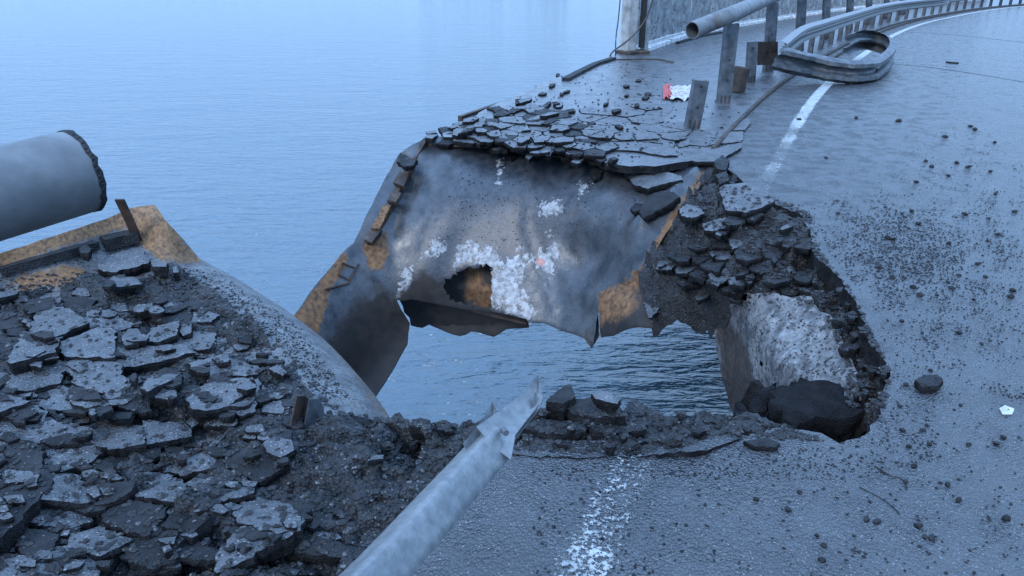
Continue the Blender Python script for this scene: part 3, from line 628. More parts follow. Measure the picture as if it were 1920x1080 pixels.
# named slabs on the near walkway
Z2 = lambda L: T2(L, 0, 480, 3); Z3 = lambda L: T2(L, 0, 720, 3); Z1 = lambda L: T2(L, 0, 220, 3)
near = [
 (Z2([(45, 560), (130, 420), (350, 430), (310, 540), (60, 600)]), .07, 'thick five-sided asphalt slab near the left border of the picture'),
 (Z2([(365, 570), (440, 510), (760, 500), (1050, 495), (1095, 540), (900, 590), (420, 665), (360, 620)]), .05, 'longest asphalt slab, flat and pointed at its right end, on the left rubble'),
 (Z2([(370, 770), (430, 690), (600, 675), (790, 675), (770, 770), (620, 830), (480, 850), (400, 820)]), .05, 'rounded asphalt slab just below the longest slab'),
 (Z2([(795, 740), (830, 680), (970, 690), (830, 755)]), .04, 'upper of two small triangular slabs split by a diagonal crack'),
 (Z2([(850, 790), (980, 710), (995, 780), (960, 810)]), .04, 'lower of two small triangular slabs split by a diagonal crack'),
 (Z2([(1065, 850), (1130, 730), (1250, 690), (1420, 680), (1400, 750), (1270, 840), (1100, 880)]), .06, 'broad tilted asphalt slab left of the twin steel fins'),
 (Z2([(-60, 655), (180, 640), (205, 790), (160, 795), (0, 745), (-60, 740)]), .05, 'upper half of a cracked slab cut by the left border'),
 (Z2([(-60, 760), (0, 760), (170, 810), (0, 875), (-60, 890)]), .05, 'lower half of a cracked slab cut by the left border'),
 (Z2([(420, 380), (500, 330), (640, 330), (760, 380), (700, 410), (480, 410)]), .04, 'flat slab lying directly above the longest slab'),
 (Z2([(800, 480), (850, 400), (1010, 360), (990, 440), (900, 480)]), .045, 'tilted wedge slab above the pointed end of the longest slab'),
 (Z1([(550, 830), (590, 785), (740, 730), (800, 740), (840, 800), (830, 820), (640, 870), (560, 855)]), .07, 'thick angular slab resting on the steel beside the rusty plate'),
 (Z1([(850, 812), (900, 806), (940, 815), (935, 838), (855, 836)]), .06, 'small square block right of the thick angular slab'),
 (Z1([(968, 845), (985, 835), (1005, 848), (1003, 872), (975, 874)]), .06, 'smallest round lump on bare steel beside the square block'),
 (Z1([(580, 930), (640, 890), (770, 900), (800, 935), (640, 950)]), .04, 'flat slab just below the thick angular slab'),
 (Z3([(-60, 220), (210, 110), (270, 150), (250, 190), (450, 230), (640, 290), (640, 340), (470, 460), (180, 520), (-60, 560)]), .05, 'very large crumbling slab in the left foreground'),
 (Z3([(-60, 640), (80, 540), (250, 450), (300, 540), (100, 780), (-60, 880)]), .08, 'dark leaning slab at the lower left border'),
 (Z3([(700, 940), (720, 800), (900, 770), (1180, 740), (1000, 900), (980, 1000), (860, 1040), (720, 1000)]), .07, 'dark upright slab near the bottom left of the picture'),
 (Z3([(1210, 960), (1350, 800), (1550, 765), (1690, 740), (1690, 820), (1390, 980), (1220, 1060)]), .06, 'long slab at the bottom left of the foreground pipe'),
 (Z3([(-60, 1120), (100, 960), (400, 920), (690, 880), (700, 920), (520, 1120)]), .06, 'wide pale slab in the bottom left corner'),
 (Z3([(1480, 330), (1530, 290), (1640, 310), (1655, 370), (1580, 410), (1500, 380)]), .05, 'pale rounded stone below the twin steel fins'),
 (Z3([(500, 620), (560, 560), (760, 540), (740, 600), (640, 660), (540, 680)]), .04, 'small dark slab in the middle of the left rubble bed'),
 (Z3([(760, 340), (800, 200), (1080, 220), (1080, 290), (860, 330)]), .05, 'rough slab below the rounded slab on the left'),
 (Z2([(-30, 200), (100, 195), (90, 215), (-30, 240)]), .04, 'thin slab at the left border under the rusty plate'),
 (Z2([(130, 290), (160, 240), (290, 230), (320, 290), (170, 320)]), .05, 'dark slab above the thick five-sided slab'),
 (Z2([(100, 340), (240, 380), (310, 410), (170, 405)]), .03, 'narrow sliver directly behind the thick five-sided slab'),
 (Z2([(720, 300), (780, 270), (860, 265), (850, 300), (780, 315)]), .04, 'small flat slab behind the tilted wedge slab'),
 (Z2([(1190, 570), (1240, 550), (1290, 560), (1290, 590), (1230, 600)]), .04, 'small pale slab right of the longest slab'),
 (Z2([(1400, 590), (1460, 575), (1600, 585), (1590, 600), (1430, 605)]), .03, 'thin dark slab lying on the dusty rolled steel'),
 (Z2([(1510, 630), (1560, 610), (1615, 650), (1590, 672)]), .03, 'small chip on the dusty rolled steel above the fins'),
 (Z2([(600, 910), (660, 870), (750, 880), (730, 910), (620, 920)]), .04, 'small dark chunk below the rounded slab'),
 (Z2([(680, 450), (740, 420), (800, 440), (780, 490), (700, 500)]), .03, 'small rough piece between the flat slab and the wedge slab'),
 (Z2([(1010, 420), (1030, 385), (1080, 380), (1075, 430), (1030, 450)]), .05, 'upright little chunk right of the wedge slab'),
 (Z3([(1170, 350), (1230, 290), (1270, 285), (1200, 355)]), .02, 'thin pale sliver left of the pale rounded stone'),
 (Z3([(60, 545), (240, 450), (260, 465), (90, 560)]), .02, 'thin pale strip lying on the large crumbling slab'),
]
for i, (P, th, lb) in enumerate(near): slab(P, th, lift=th*.62+.012, label=lb, cat='asphalt slab', matn='darkslab' if 'dark' in lb else 'slab')
# named pieces around the hole
ZH = lambda L: T2(L, 580, 680, 2.7)
slab(ZH([(1200, 190), (1260, 140), (1300, 112), (1325, 112), (1345, 170), (1290, 205)]), .09, rise=.02, matn='darkslab', label='upright black chunk on the hole edge at the torn pipe end')
slab(ZH([(1300, 225), (1330, 180), (1430, 178), (1560, 200), (1600, 270), (1430, 275), (1340, 262)]), .08, rise=.03, matn='darkslab', label='large black slab overhanging the near edge of the hole')
slab(ZH([(1430, 155), (1470, 135), (1520, 148), (1575, 182), (1560, 208), (1450, 182)]), .05, rise=.09, matn='slab', label='grey slab lying on top of the large overhanging slab')
slab(ZH([(1060, 320), (1180, 280), (1300, 290), (1400, 310), (1400, 350), (1200, 358)]), .05, rise=.0, matn='darkslab', label='low black slab right of the torn pipe end')
slab(ZH([(1400, 290), (1480, 275), (1580, 280), (1610, 350), (1450, 350)]), .06, rise=.0, matn='darkslab', label='black slab just in front of the large overhanging slab')
slab(ZH([(1590, 290), (1640, 275), (1710, 300), (1690, 345), (1610, 345)]), .06, matn='darkslab', label='rounded black chunk at the right of the overhanging slabs')
slab(ZH([(505, 315), (540, 285), (560, 278), (610, 290), (612, 320), (540, 332)]), .07, matn='darkslab', label='black chunk on the hole edge left of the foreground pipe')
slab([(1444, 745), (1456, 720), (1480, 718), (1500, 706), (1520, 712), (1548, 708), (1585, 724), (1580, 738), (1608, 748), (1622, 768), (1588, 780), (1530, 778), (1492, 796), (1470, 776)], .09, zplane=-.14, lift=0, matn='charred', rag=1.6, label='biggest black slab, tipped into the void at the right of the hole')
slab([(1462, 762), (1500, 745), (1560, 742), (1612, 770), (1600, 796), (1540, 800), (1490, 806)], .1, zplane=-.22, lift=0, matn='darkslab', rag=1.6, label='second black slab under the biggest tipped slab in the void')
slab([(1408, 750), (1432, 722), (1456, 716), (1450, 744), (1432, 764), (1414, 768)], .08, zplane=-.2, lift=0, matn='charred', label='small black wedge left of the biggest tipped slab')
slab([(1395, 826), (1440, 820), (1462, 830), (1455, 838), (1415, 836)], .03, matn='darkslab', label='thin black flake in front of the void at the hole edge')
slab([(1716, 712), (1733, 702), (1757, 701), (1768, 711), (1760, 722), (1730, 725)], .05, matn='darkslab', label='largest loose black lump on the road right of the hole')
# pieces on the bent plate
slab([(1170, 322), (1190, 316), (1215, 325), (1250, 322), (1278, 328), (1280, 336), (1240, 345), (1215, 353), (1188, 345)], .06, rise=.02, label='upper large loose slab lying on the bent steel plate')
slab([(1198, 398), (1215, 366), (1240, 357), (1262, 358), (1274, 368), (1238, 392), (1206, 408)], .06, rise=.02, matn='darkslab', label='lower large loose slab at the rusty right edge of the bent plate')
slab([(1181, 391), (1192, 380), (1206, 382), (1208, 390), (1190, 397)], .05, matn='darkslab', label='small chunk left of the lower loose slab on the bent plate')
slab([(1107, 325), (1118, 317), (1130, 320), (1124, 332), (1112, 334)], .05, matn='darkslab', label='single black crumb below the slab heap on the bent plate')
# slabs in the crater slope
slab([(1346, 346), (1398, 342), (1430, 352), (1452, 376), (1428, 388), (1398, 398), (1360, 392)], .06, rise=.02, label='pale slab with a bit of white line at the top of the crater slope')
slab([(1272, 392), (1288, 382), (1312, 386), (1320, 400), (1298, 408), (1280, 404)], .06, rise=.02, label='grey block left in the crater slope beside the rusty edge')
slab([(1316, 420), (1345, 410), (1378, 406), (1386, 418), (1340, 432), (1322, 432)], .05, rise=.02, label='long grey block across the upper crater slope')
slab([(1390, 398), (1420, 392), (1432, 402), (1412, 414), (1394, 410)], .05, rise=.02, matn='darkslab', label='small dark block right of the long grey block')
slab([(1330, 505), (1350, 490), (1372, 494), (1370, 520), (1345, 536), (1330, 528)], .05, rise=.02, label='flat grey piece in the middle of the crater slope')
slab([(1365, 520), (1395, 515), (1410, 522), (1395, 535), (1368, 532)], .04, rise=.02, label='narrow grey piece low on the crater slope')
slab([(1340, 300), (1356, 290), (1368, 300), (1362, 318), (1345, 316)], .08, label='round dark lump where the edge strip breaks off', matn='darkslab')
slab([(1342, 326), (1362, 320), (1368, 336), (1350, 344)], .07, rise=.02, label='dark lump just below the end of the edge strip', matn='darkslab')
# in-place cracked pieces of the far walkway: parts of the walkway
Z6 = lambda L: T2(L, 1060, 0, 3); Z7 = lambda L: T2(L, 780, 180, 4.154)
rebuild()
for P in [Z6([(243, 800), (400, 792), (560, 812), (625, 838), (632, 872), (560, 874), (400, 846), (250, 838)]), Z6([(232, 868), (300, 862), (390, 868), (430, 892), (496, 940), (380, 934), (234, 928)]),
          Z6([(640, 836), (700, 818), (790, 826), (850, 830), (985, 802), (990, 830), (900, 880), (850, 906), (740, 906), (642, 884)]), Z6([(660, 740), (740, 728), (860, 724), (845, 760), (848, 806), (790, 820), (700, 812), (638, 828), (640, 790)]),
          Z6([(876, 744), (905, 740), (1000, 736), (1002, 780), (985, 796), (870, 806), (858, 770)]), Z6([(930, 700), (1020, 662), (1044, 690), (1010, 730), (930, 732)]), Z6([(390, 730), (440, 682), (520, 690), (580, 744), (470, 760), (370, 760)]),
          Z6([(252, 792), (290, 760), (470, 764), (580, 752), (624, 770), (612, 826), (500, 796)]), Z6([(0, 800), (60, 806), (120, 796), (110, 830), (40, 846), (0, 840)])]:
    slab(P, .045, lift=.022, name='paving_slab', parent=walk, rag=.8)
# slabs heaped at the broken far edge
heap = [Z7([(160, 370), (240, 290), (340, 270), (330, 360), (250, 380)]), Z7([(70, 320), (90, 290), (170, 300), (120, 330)]), Z7([(80, 278), (150, 262), (162, 285), (90, 292)]), Z7([(350, 235), (500, 195), (520, 215), (370, 275)]), Z7([(340, 205), (500, 176), (510, 190), (340, 222)]),
        Z7([(570, 400), (590, 350), (660, 390), (660, 410), (590, 430)]), Z7([(690, 460), (700, 410), (810, 440), (740, 480)]), Z7([(850, 470), (890, 390), (935, 380), (940, 440), (880, 490)]), Z7([(940, 400), (960, 370), (1070, 390), (1040, 460), (1000, 455)]),
        Z7([(1070, 390), (1190, 365), (1300, 400), (1180, 435)]), Z7([(1130, 480), (1240, 455), (1250, 470), (1210, 490)]), Z7([(1205, 510), (1270, 460), (1330, 448), (1335, 465), (1260, 525)]), Z7([(1385, 480), (1480, 440), (1485, 490), (1440, 512)]),
        Z7([(720, 325), (860, 335), (880, 360), (770, 372)]), Z7([(560, 285), (690, 300), (720, 330), (600, 318)]), Z7([(1000, 135), (1230, 93), (1243, 112), (1060, 145)]), Z7([(750, 82), (890, 70), (892, 95), (770, 98)]), Z7([(880, 305), (1000, 310), (1100, 332), (1100, 360), (930, 338)]),
        Z7([(1110, 325), (1410, 338), (1404, 358), (1120, 352)]), Z7([(835, 190), (1000, 130), (1020, 145), (860, 215)]), Z7([(790, 30), (900, 0), (905, 20), (810, 55)]), Z7([(960, 90), (1040, 35), (1056, 45), (1000, 98)]), Z7([(1000, 205), (1120, 190), (1118, 210), (1010, 222)]),
        Z7([(440, 340), (520, 310), (560, 350), (500, 375)]), Z7([(800, 380), (870, 352), (905, 370), (870, 398), (820, 400)]), Z7([(520, 190), (640, 210), (650, 235), (540, 222)]), Z7([(250, 240), (320, 205), (335, 235), (280, 250)]), Z7([(172, 245), (240, 232), (262, 262), (200, 280)])]
hl = ['flat grey slab at the far left corner of the broken walkway edge', 'slab chip at the very corner above the steel fascia', 'small thin chip highest at the walkway corner', 'long grey slab behind the corner slab', 'thin long sliver along the outer edge behind the corner slab',
      'hanging squarish slab on the left of the heaped edge', 'small tilted slab hanging right of the squarish one', 'teardrop slab hanging in the middle of the heaped edge', 'pale squarish slab hanging right of the teardrop slab', 'flat pale slab lying over the heaped edge centre',
      'thin slab lying below the flat pale slab', 'slanted narrow slab low in the heap', 'stubby slab at the right end of the heap', 'grey slab behind the teardrop slab', 'dark grey slab left of the middle of the heap', 'long narrow slab lying apart on the walkway behind the heap',
      'dark narrow slab near the outer walkway edge', 'long pale slab on top of the heap centre', 'long low slab right on top of the heap', 'slanting narrow slab behind the heap centre', 'dark sliver farthest back beside the outer edge', 'short slanting stick of asphalt behind the heap', 'thin sliver behind the long pale slab',
      'small dark slab beside the squarish hanging one', 'small pale slab above the teardrop slab', 'flat sliver behind the long grey slab', 'small pale block at the outer edge near the corner', 'small slab behind the flat corner slab']
for i, (P, lb) in enumerate(zip(heap, hl)): slab(P, .05, lift=.04+.012*(i % 3), label=lb, maxt=.4, group='broken slabs heaped on the far walkway edge', matn='slab' if i % 3 else 'darkslab')
def rpoly(cx, cy, rx, ry, n=None, rot=None):
    n = n or R.randint(4, 7); a0 = R.random()*6; rot = R.uniform(-.5, .2) if rot is None else rot; out = []
    for i in range(n):
        a = a0+i*2*math.pi/n+R.uniform(-.3, .3); x = rx*math.cos(a)*R.uniform(.7, 1.1); y = ry*math.sin(a)*R.uniform(.7, 1.1)
        out.append((cx+x*math.cos(rot)-y*math.sin(rot), cy+x*math.sin(rot)+y*math.cos(rot)))
    return out
def zone(x, y, area):
    xs = [p[0] for p in area]; ys = [p[1] for p in area]; u = (x-min(xs))/(max(xs)-min(xs)); v = (y-min(ys))/(max(ys)-min(ys))
    h_ = ['left end', 'left part', 'middle', 'right part', 'right end'][min(4, int(u*5))]; w_ = ['farthest row', 'middle row', 'nearest row'][min(2, int(v*3))]
    return ', %s, %s' % (h_, w_)
def fill(n, area, rx, ry, th, label, group, mats=('slab', 'darkslab'), name='asphalt_chunk', rise=(0, .012), keep=None):
    rebuild()
    xs = [p[0] for p in area]; ys = [p[1] for p in area]; k = 0; g = 0
    while k < n and g < n*40:
        g += 1; x = R.uniform(min(xs), max(xs)); y = R.uniform(min(ys), max(ys))
        if not inpoly(x, y, area): continue
        P = rpoly(x, y, R.uniform(*rx), R.uniform(*ry))
        if slab(P, R.uniform(*th), rise=R.uniform(*rise), matn=R.choice(mats), name=name, label=label+zone(x, y, area), cat='asphalt chunk', group=group, inner=False, maxt=.55): k += 1
def cells(area, sx, sy, shrink=.9, keep=1.0, ang=0.0):
    "broken plates that nearly fit together: clipped neighbour cells of jittered points"
    xs = [p[0] for p in area]; ys = [p[1] for p in area]; pts = []; j = 0; y = min(ys)-sy
    while y < max(ys)+sy:
        x = min(xs)-sx+(sx/2 if j % 2 else 0)
        while x < max(xs)+sx: pts.append((x+R.uniform(-.38, .38)*sx, y+R.uniform(-.38, .38)*sy)); x += sx
        y += sy; j += 1
    out = []
    for i, p in enumerate(pts):
        if not inpoly(p[0], p[1], area) or R.random() > keep: continue
        C = [(p[0]-2*sx, p[1]-2*sy), (p[0]+2*sx, p[1]-2*sy), (p[0]+2*sx, p[1]+2*sy), (p[0]-2*sx, p[1]+2*sy)]
        for q in pts:
            dx, dy = (q[0]-p[0])/sx, (q[1]-p[1])/sy
            if q is p or dx*dx+dy*dy > 9: continue
            mx, my = (p[0]+q[0])/2, (p[1]+q[1])/2; f_ = lambda c: ((c[0]-mx)/sx)*dx+((c[1]-my)/sy)*dy
            N_ = []
            for k in range(len(C)):
                a, b = C[k], C[(k+1) % len(C)]; fa, fb = f_(a), f_(b)
                if fa <= 0: N_.append(a)
                if fa*fb < 0: t = fa/(fa-fb); N_.append((a[0]+(b[0]-a[0])*t, a[1]+(b[1]-a[1])*t))
            C = N_
            if len(C) < 3: break
        if len(C) < 3: continue
        cx = sum(c[0] for c in C)/len(C); cy = sum(c[1] for c in C)/len(C); k = shrink*R.uniform(.92, 1.02)
        out.append([(cx+(c[0]-cx)*k, cy+(c[1]-cy)*k) for c in C])
    return out
rebuild()
for P in cells([(835, 262), (870, 236), (950, 205), (1040, 200), (1110, 232), (1160, 240), (1150, 268), (1134, 300), (1060, 288), (960, 278), (880, 266)], 36, 12, .95):
    slab(P, .045, rise=R.uniform(-.02, .02), name='paving_slab', parent=walk, rag=.8, maxt=.25, inner=False, matn='slab' if R.random() < .75 else 'darkslab')
for P in cells([(1070, 212), (1130, 196), (1240, 196), (1300, 228), (1390, 228), (1290, 250), (1160, 262), (1110, 240)], 54, 14, .95, .85):
    slab(P, .03, rise=R.uniform(-.018, .002), name='paving_slab', parent=walk, rag=.8, maxt=.25, inner=False)
rebuild()
k_ = 0
LA = [(0, 560), (150, 545), (350, 560), (420, 600), (520, 700), (560, 790), (470, 860), (600, 960), (640, 1040), (560, 1110), (-30, 1110), (-30, 600)]
for (sx, sy, kp, tk, wd_, rs) in ((120, 52, .5, (.03, .045), 'broad', (-.026, -.008)), (64, 27, .3, (.02, .035), 'medium', (-.018, -.002)), (34, 15, .22, (.012, .025), 'small', (-.01, .004))):
    for P in cells(LA, sx, sy, .86, kp):
        cx = sum(p[0] for p in P)/len(P); cy = sum(p[1] for p in P)/len(P); dk = R.random() > .5
        slab(P, R.uniform(*tk), rise=R.uniform(*rs), name='asphalt_plate', maxt=.3, matn='darkslab' if dk else 'slab', label=wd_+(' dark' if dk else ' pale')+' flat asphalt plate in the left rubble'+zone(cx, cy, [(0, 540), (600, 1080)]), cat='asphalt plate', group='flat plates bedded in the left rubble')
for P in cells([(1300, 420), (1400, 410), (1490, 410), (1515, 470), (1560, 530), (1480, 540), (1300, 560), (1230, 560), (1230, 500)], 44, 22, .85, .6):
    cx = sum(p[0] for p in P)/len(P); cy = sum(p[1] for p in P)/len(P)
    slab(P, R.uniform(.025, .04), rise=R.uniform(-.02, .0), name='asphalt_plate', maxt=.6, matn='darkslab' if R.random() < .7 else 'slab', label='flat broken asphalt plate bedded in the crater slope'+zone(cx, cy, [(1230, 400), (1560, 560)]), cat='asphalt plate', group='flat plates bedded in the crater slope')
fill(22, [(820, 256), (870, 225), (960, 180), (1010, 150), (1060, 170), (1070, 215), (1000, 240), (1130, 262), (1150, 300), (1060, 300), (960, 285), (880, 268)], (7, 22), (3, 7), (.03, .05), 'small broken asphalt piece heaped along the far edge of the gap', 'small pieces heaped along the far edge of the gap')
fill(18, [(1000, 165), (1060, 130), (1120, 115), (1200, 130), (1240, 200), (1180, 240), (1060, 235)], (4, 10), (2, 3.5), (.03, .04), 'small black piece lying apart on the far walkway', 'small pieces scattered on the far walkway', ('darkslab',))
fill(22, [(0, 540), (250, 520), (400, 560), (540, 700), (600, 770), (760, 800), (700, 950), (560, 1080), (0, 1080)], (8, 30), (4, 9), (.015, .035), 'rough broken asphalt chunk in the left rubble bed', 'rough chunks in the left rubble bed')
fill(18, [(1290, 400), (1400, 400), (1500, 410), (1530, 500), (1580, 540), (1560, 580), (1480, 545), (1250, 590), (1215, 520)], (6, 18), (3, 8), (.02, .04), 'rough broken asphalt chunk on the crater slope', 'rough chunks on the crater slope')
fill(20, [(1560, 560), (1600, 570), (1665, 700), (1640, 780), (1600, 760), (1590, 680)], (6, 14), (4, 8), (.03, .05), 'black lump along the crumbling right rim of the hole', 'lumps along the right rim of the hole', ('darkslab',))
fill(30, [(700, 795), (860, 790), (1000, 770), (1380, 775), (1440, 800), (1380, 812), (1200, 840), (960, 835), (860, 850), (740, 860)], (6, 18), (4, 8), (.02, .045), 'black lump along the near edge of the hole', 'lumps along the near edge of the hole', ('darkslab', 'rubble'))

# bars, blocks and brackets on the bent plate's outer side
Z8 = lambda L: T2(L, 540, 240, 4.5)
def piece(P, th, matn, name, label, cat, **k): return slab(P, th, matn=matn, name=name, label=label, cat=cat, rag=.25, **k)
piece([(794, 258), (800, 262), (778, 300), (752, 350), (716, 418), (688, 456), (682, 452), (712, 408), (744, 344), (770, 296)], .05, 'rustdark', 'kerb_bar', 'rusty kerb bar running down the outer side of the bent plate', 'steel bar', rise=.0)
slab(Z8([(915, 280), (945, 205), (1000, 230), (1060, 275), (1090, 265), (1060, 310), (985, 325)]), .06, matn='darkslab', rise=.05, label='dark chunk caught on the outer edge of the bent plate')
piece(Z8([(885, 455), (935, 370), (1015, 395), (975, 490)]), .06, 'rustdark', 'square_block', 'upper dark square block on the kerb bar of the bent plate', 'block', rise=.05)
piece(Z8([(838, 605), (875, 530), (955, 545), (910, 625)]), .06, 'rustdark', 'square_block', 'lower dark square block on the kerb bar of the bent plate', 'block', rise=.05)
piece(Z8([(700, 840), (800, 650), (865, 655), (770, 850)]), .06, 'rust', 'wooden_wedge', 'tan brown bar lying along the kerb bar below the square blocks', 'bar', rise=.05)
piece(Z8([(640, 935), (690, 845), (790, 855), (705, 965)]), .06, 'rustdark', 'bracket', 'dark steel bracket at the lower end of the kerb bar', 'bracket', rise=.05)
fr = empty('loop_bracket', G(652, 518, -1.0)); tag(fr, 'small square steel loop low on the outer side of the bent plate', 'bracket')
cs = [hit(*p)[0] for p in ((642, 500), (668, 510), (656, 532), (636, 522))]
if all(c is not None for c in cs):
    mb = MB(); sweep(mb, [c+Vector((0, 0, .04)) for c in cs+[cs[0]]], [(-.008, -.008), (.008, -.008), (.008, .008), (-.008, .008)]); attach(mb.build('loop', M['rustdark']), fr)
    hb = [hit(*p)[0] for p in ((672, 500), (655, 536), (610, 548))]
    mb = MB(); sweep(mb, [c+Vector((0, 0, .03)) for c in hb], circ(.012, 6)); attach(mb.build('hook_rod', M['rustdark']), fr)
# bars on the torn rusty plate
def lay(pts, w, hgt, matn, name, label, cat, rise=0.0):
    P = []
    for p in pts:
        h_ = hit(*p)[0]
        if h_ is not None: P.append(h_+Vector((0, 0, hgt/2+rise)))
    mb = MB(); sweep(mb, P, [(-w/2, -hgt/2), (w/2, -hgt/2), (w/2, hgt/2), (-w/2, hgt/2)]); return tag(mb.build(name, M[matn]), label, cat)
lay([(4, 516), (60, 500), (130, 480), (182, 466)], .07, .05, 'darkslab', 'kerb_strip', 'long dark kerb strip lying on the torn rusty plate', 'kerb strip')
lay([(196, 466), (230, 458), (262, 452)], .10, .07, 'darkslab', 'kerb_strip', 'short dark kerb block at the foot of the thin upright bar', 'kerb strip')
slab(Z1([(445, 735), (480, 705), (515, 740), (490, 765), (455, 760)]), .06, matn='darkslab', label='small black lump on the kerb strip of the rusty plate')
b0 = hit(258, 450)[0]; b1 = D(224, 374, b0.y-.12)
mb = MB(); mb.box((0, 0, 0), (.006, .004, .004)); mb = MB(); sweep(mb, [b0, b0.lerp(b1, .5)+Vector((.004, 0, 0)), b1], [(-.028, -.006), (.028, -.006), (.028, .006), (-.028, .006)], up=Vector((0, 1, 0)))
tag(mb.build('upright_bar', M['rustdark']), 'thin bent upright steel bar standing on the torn rusty plate', 'steel bar')

# ------------------------------------------------------------------ twin fin post stump at left
c0 = hit(572, 800)[0]; st = empty('post_stump', c0); tag(st, 'sheared post stump of two thin steel fins in the left rubble', 'post stump')
def sheet(pp, n, th, name, matn, par):
    n = Vector(n).normalized(); k = len(pp); v = [p+n*th/2 for p in pp]+[p-n*th/2 for p in pp]
    f = [tuple(range(k)), tuple(range(2*k-1, k-1, -1))]+[(i, i+k, (i+1) % k+k, (i+1) % k) for i in range(k)]
    o = obj(name, v, f, M[matn]); return attach(o, par)
y0 = c0.y-.05
sheet([D(540, 818, y0), D(563, 822, y0+.05), D(588, 756, y0+.1), D(572, 742, y0+.12), D(556, 742, y0+.05)], (.8, -.5, 0), .008, 'fin', 'rustdark', st)
sheet([D(566, 820, y0+.02), D(612, 808, y0+.13), D(606, 762, y0+.15), D(598, 747, y0+.13), D(580, 748, y0+.05)], (.5, -.8, 0), .008, 'fin', 'post', st)

# ------------------------------------------------------------------ posts, handrail pipe and crash rail
def pipe(name, path, r, matn, label, cat, n=24, ragged=.0, hollow=.012, group=None, sect=None):
    P = [Vector(p) for p in path]; pr = sect or circ(r, n); root = empty(name, P[0]); tag(root, label, cat, group)
    pin = [(x*(1-hollow/r), y*(1-hollow/r)) for x, y in pr]; m = len(pr)
    def J(i, q, t): return t*((ragged*noise.noise(Vector((q*.9, i, 3)))) if i in (0, len(P)-1) else 0)
    a = MB(); sweep(a, P, pr, caps=False, jit=J); k = len(a.v); sweep(a, P, pin, caps=False, jit=J)
    a.f = a.f[:(len(P)-1)*m]+[q[::-1] for q in a.f[(len(P)-1)*m:]]
    for i0 in (0, (len(P)-1)*m):
        for q in range(m):
            r_ = (q+1) % m; a.f.append((i0+q, k+i0+q, k+i0+r_, i0+r_))
    attach(a.build('tube', M[matn], None, True), root); return root
# far handrail: end over the first tall post
PL = off(1.25)
posts_y = []
def post_at(px, py, topx, topy, w=.17, dp=.1, name='handrail_post', label='', cat='post', group=None, holes=(.3, .55), z=.03, matn='post', facing=None):
    b = G(px, py, z); d = ray(topx, topy); t = b.y/d.y; tp = Vector((d.x*t, d.y*t, H+d.z*t))
    root = empty(name, b); tag(root, label, cat, group); ax = (tp-b).normalized(); L = (tp-b).length
    f = Vector(facing or (.18, -1, 0)); f = (f-ax*f.dot(ax)).normalized(); s = ax.cross(f).normalized()
    mb = MB()
    rot = Matrix((s, f, ax)).transposed()
    pr = [(-w/2, dp/2), (-w/2+.012, dp/2), (-w/2+.012, -dp/2+.012), (w/2-.012, -dp/2+.012), (w/2-.012, dp/2), (w/2, dp/2), (w/2, -dp/2), (-w/2, -dp/2)]
    v = []; 
    for zz in (0, L): v += [rot@Vector((x, -y, zz)) for x, y in pr]
    k = len(pr); fs = [tuple(range(k)), tuple(range(2*k-1, k-1, -1))]+[(i, (i+1) % k, (i+1) % k+k, i+k) for i in range(k)]
    o = obj('channel', v, fs, M[matn], root)
    for h_ in holes:
        for sx in (0,):
            m2 = MB(); c = rot@Vector((sx*w*.2, dp/2+.004, L*h_)); sweep(m2, [c-f*.006, c+f*.004], circ(.014, 8), up=ax); o2 = m2.build('bolt', M['black'], root)
    m3 = MB()
    for sx in (-1, 0, 1): m3.box(rot@Vector((sx*w*.33, dp*.3, .05)), (.012, .06, .1), rot)
    m3.build('base_gusset', M['rustdark'], root)
    return root, tp
g1 = 'tall posts carrying the handrail pipe'
p1, t1 = post_at(1356, 192, 1372, 44, label='nearest tall grey post under the open end of the handrail pipe', group=g1)
ts = [t1]
q = [(1440, 132, 1449, 6), (1498, 96, 1505, -16), (1547, 74, 1552, -36), (1592, 58, 1596, -50), (1628, 46, 1632, -60), (1662, 36, 1665, -70), (1692, 28, 1695, -75)]
lbs = ['second tall grey post from the pipe end, behind the short broken post', 'third tall grey post counted from the open pipe end', 'fourth tall grey post counted from the open pipe end', 'fifth tall grey post counted from the open pipe end', 'sixth tall grey post, half hidden behind the crash rail', 'seventh tall grey post, far along the curve', 'eighth tall grey post, farthest one near the picture top']
for (a, b, c, d), lb in zip(q, lbs): ts.append(post_at(a, b, c, d, label=lb, group=g1)[1])
post_at(1297, 240, 1314, 150, w=.16, label='short leaning sheared post beside the red and white wrapper', holes=(.45, .88), matn='post', name='sheared_post', cat='post stump')
post_at(1406, 154, 1411, 78, w=.14, label='short post with bolt hole left of the bent crash rail', holes=(.85,), name='rail_post', cat='rail post')
pe = D(1298, 57, t1.y-.55)
P = [pe, pe.lerp(D(1372, 27, t1.y), .5), D(1372, 27, t1.y)]+[Vector((t.x, t.y, t.z+.11)) for t in ts[1:]]
pipe('handrail_pipe', catmull(P, 4), .105, 'paintedpipe', 'long pale grey handrail pipe with open end resting on tall posts', 'pipe')
# connection plate and rusty bracket
def flatbox(px0, py0, px1, py1, y, th, matn, name, label, cat, tilt=0):
    a = D(px0, py0, y); b = D(px1, py0, y+tilt); c = D(px1, py1, y+tilt); d = D(px0, py1, y); n = (b-a).cross(d-a).normalized()
    r = empty(name, d); tag(r, label, cat); sheet([a, b, c, d], n, th, 'plate', matn, r); return r
flatbox(1420, 78, 1458, 122, 12.9, .012, 'rustdark', 'spacer_plate', 'flat rusty plate between the short post and the bent rail', 'steel plate', .3)
bx = empty('crushed_spacer', G(1386, 150)); tag(bx, 'crushed rusty spacer box between the first tall post and the short post', 'spacer')
mb = MB(); c = G(1386, 150, .2); mb.box(c, (.17, .2, .38), Matrix.Rotation(.5, 3, 'Z')@Matrix.Rotation(.15, 3, 'Y'), .02); attach(mb.build('box', M['rustdark']), bx)
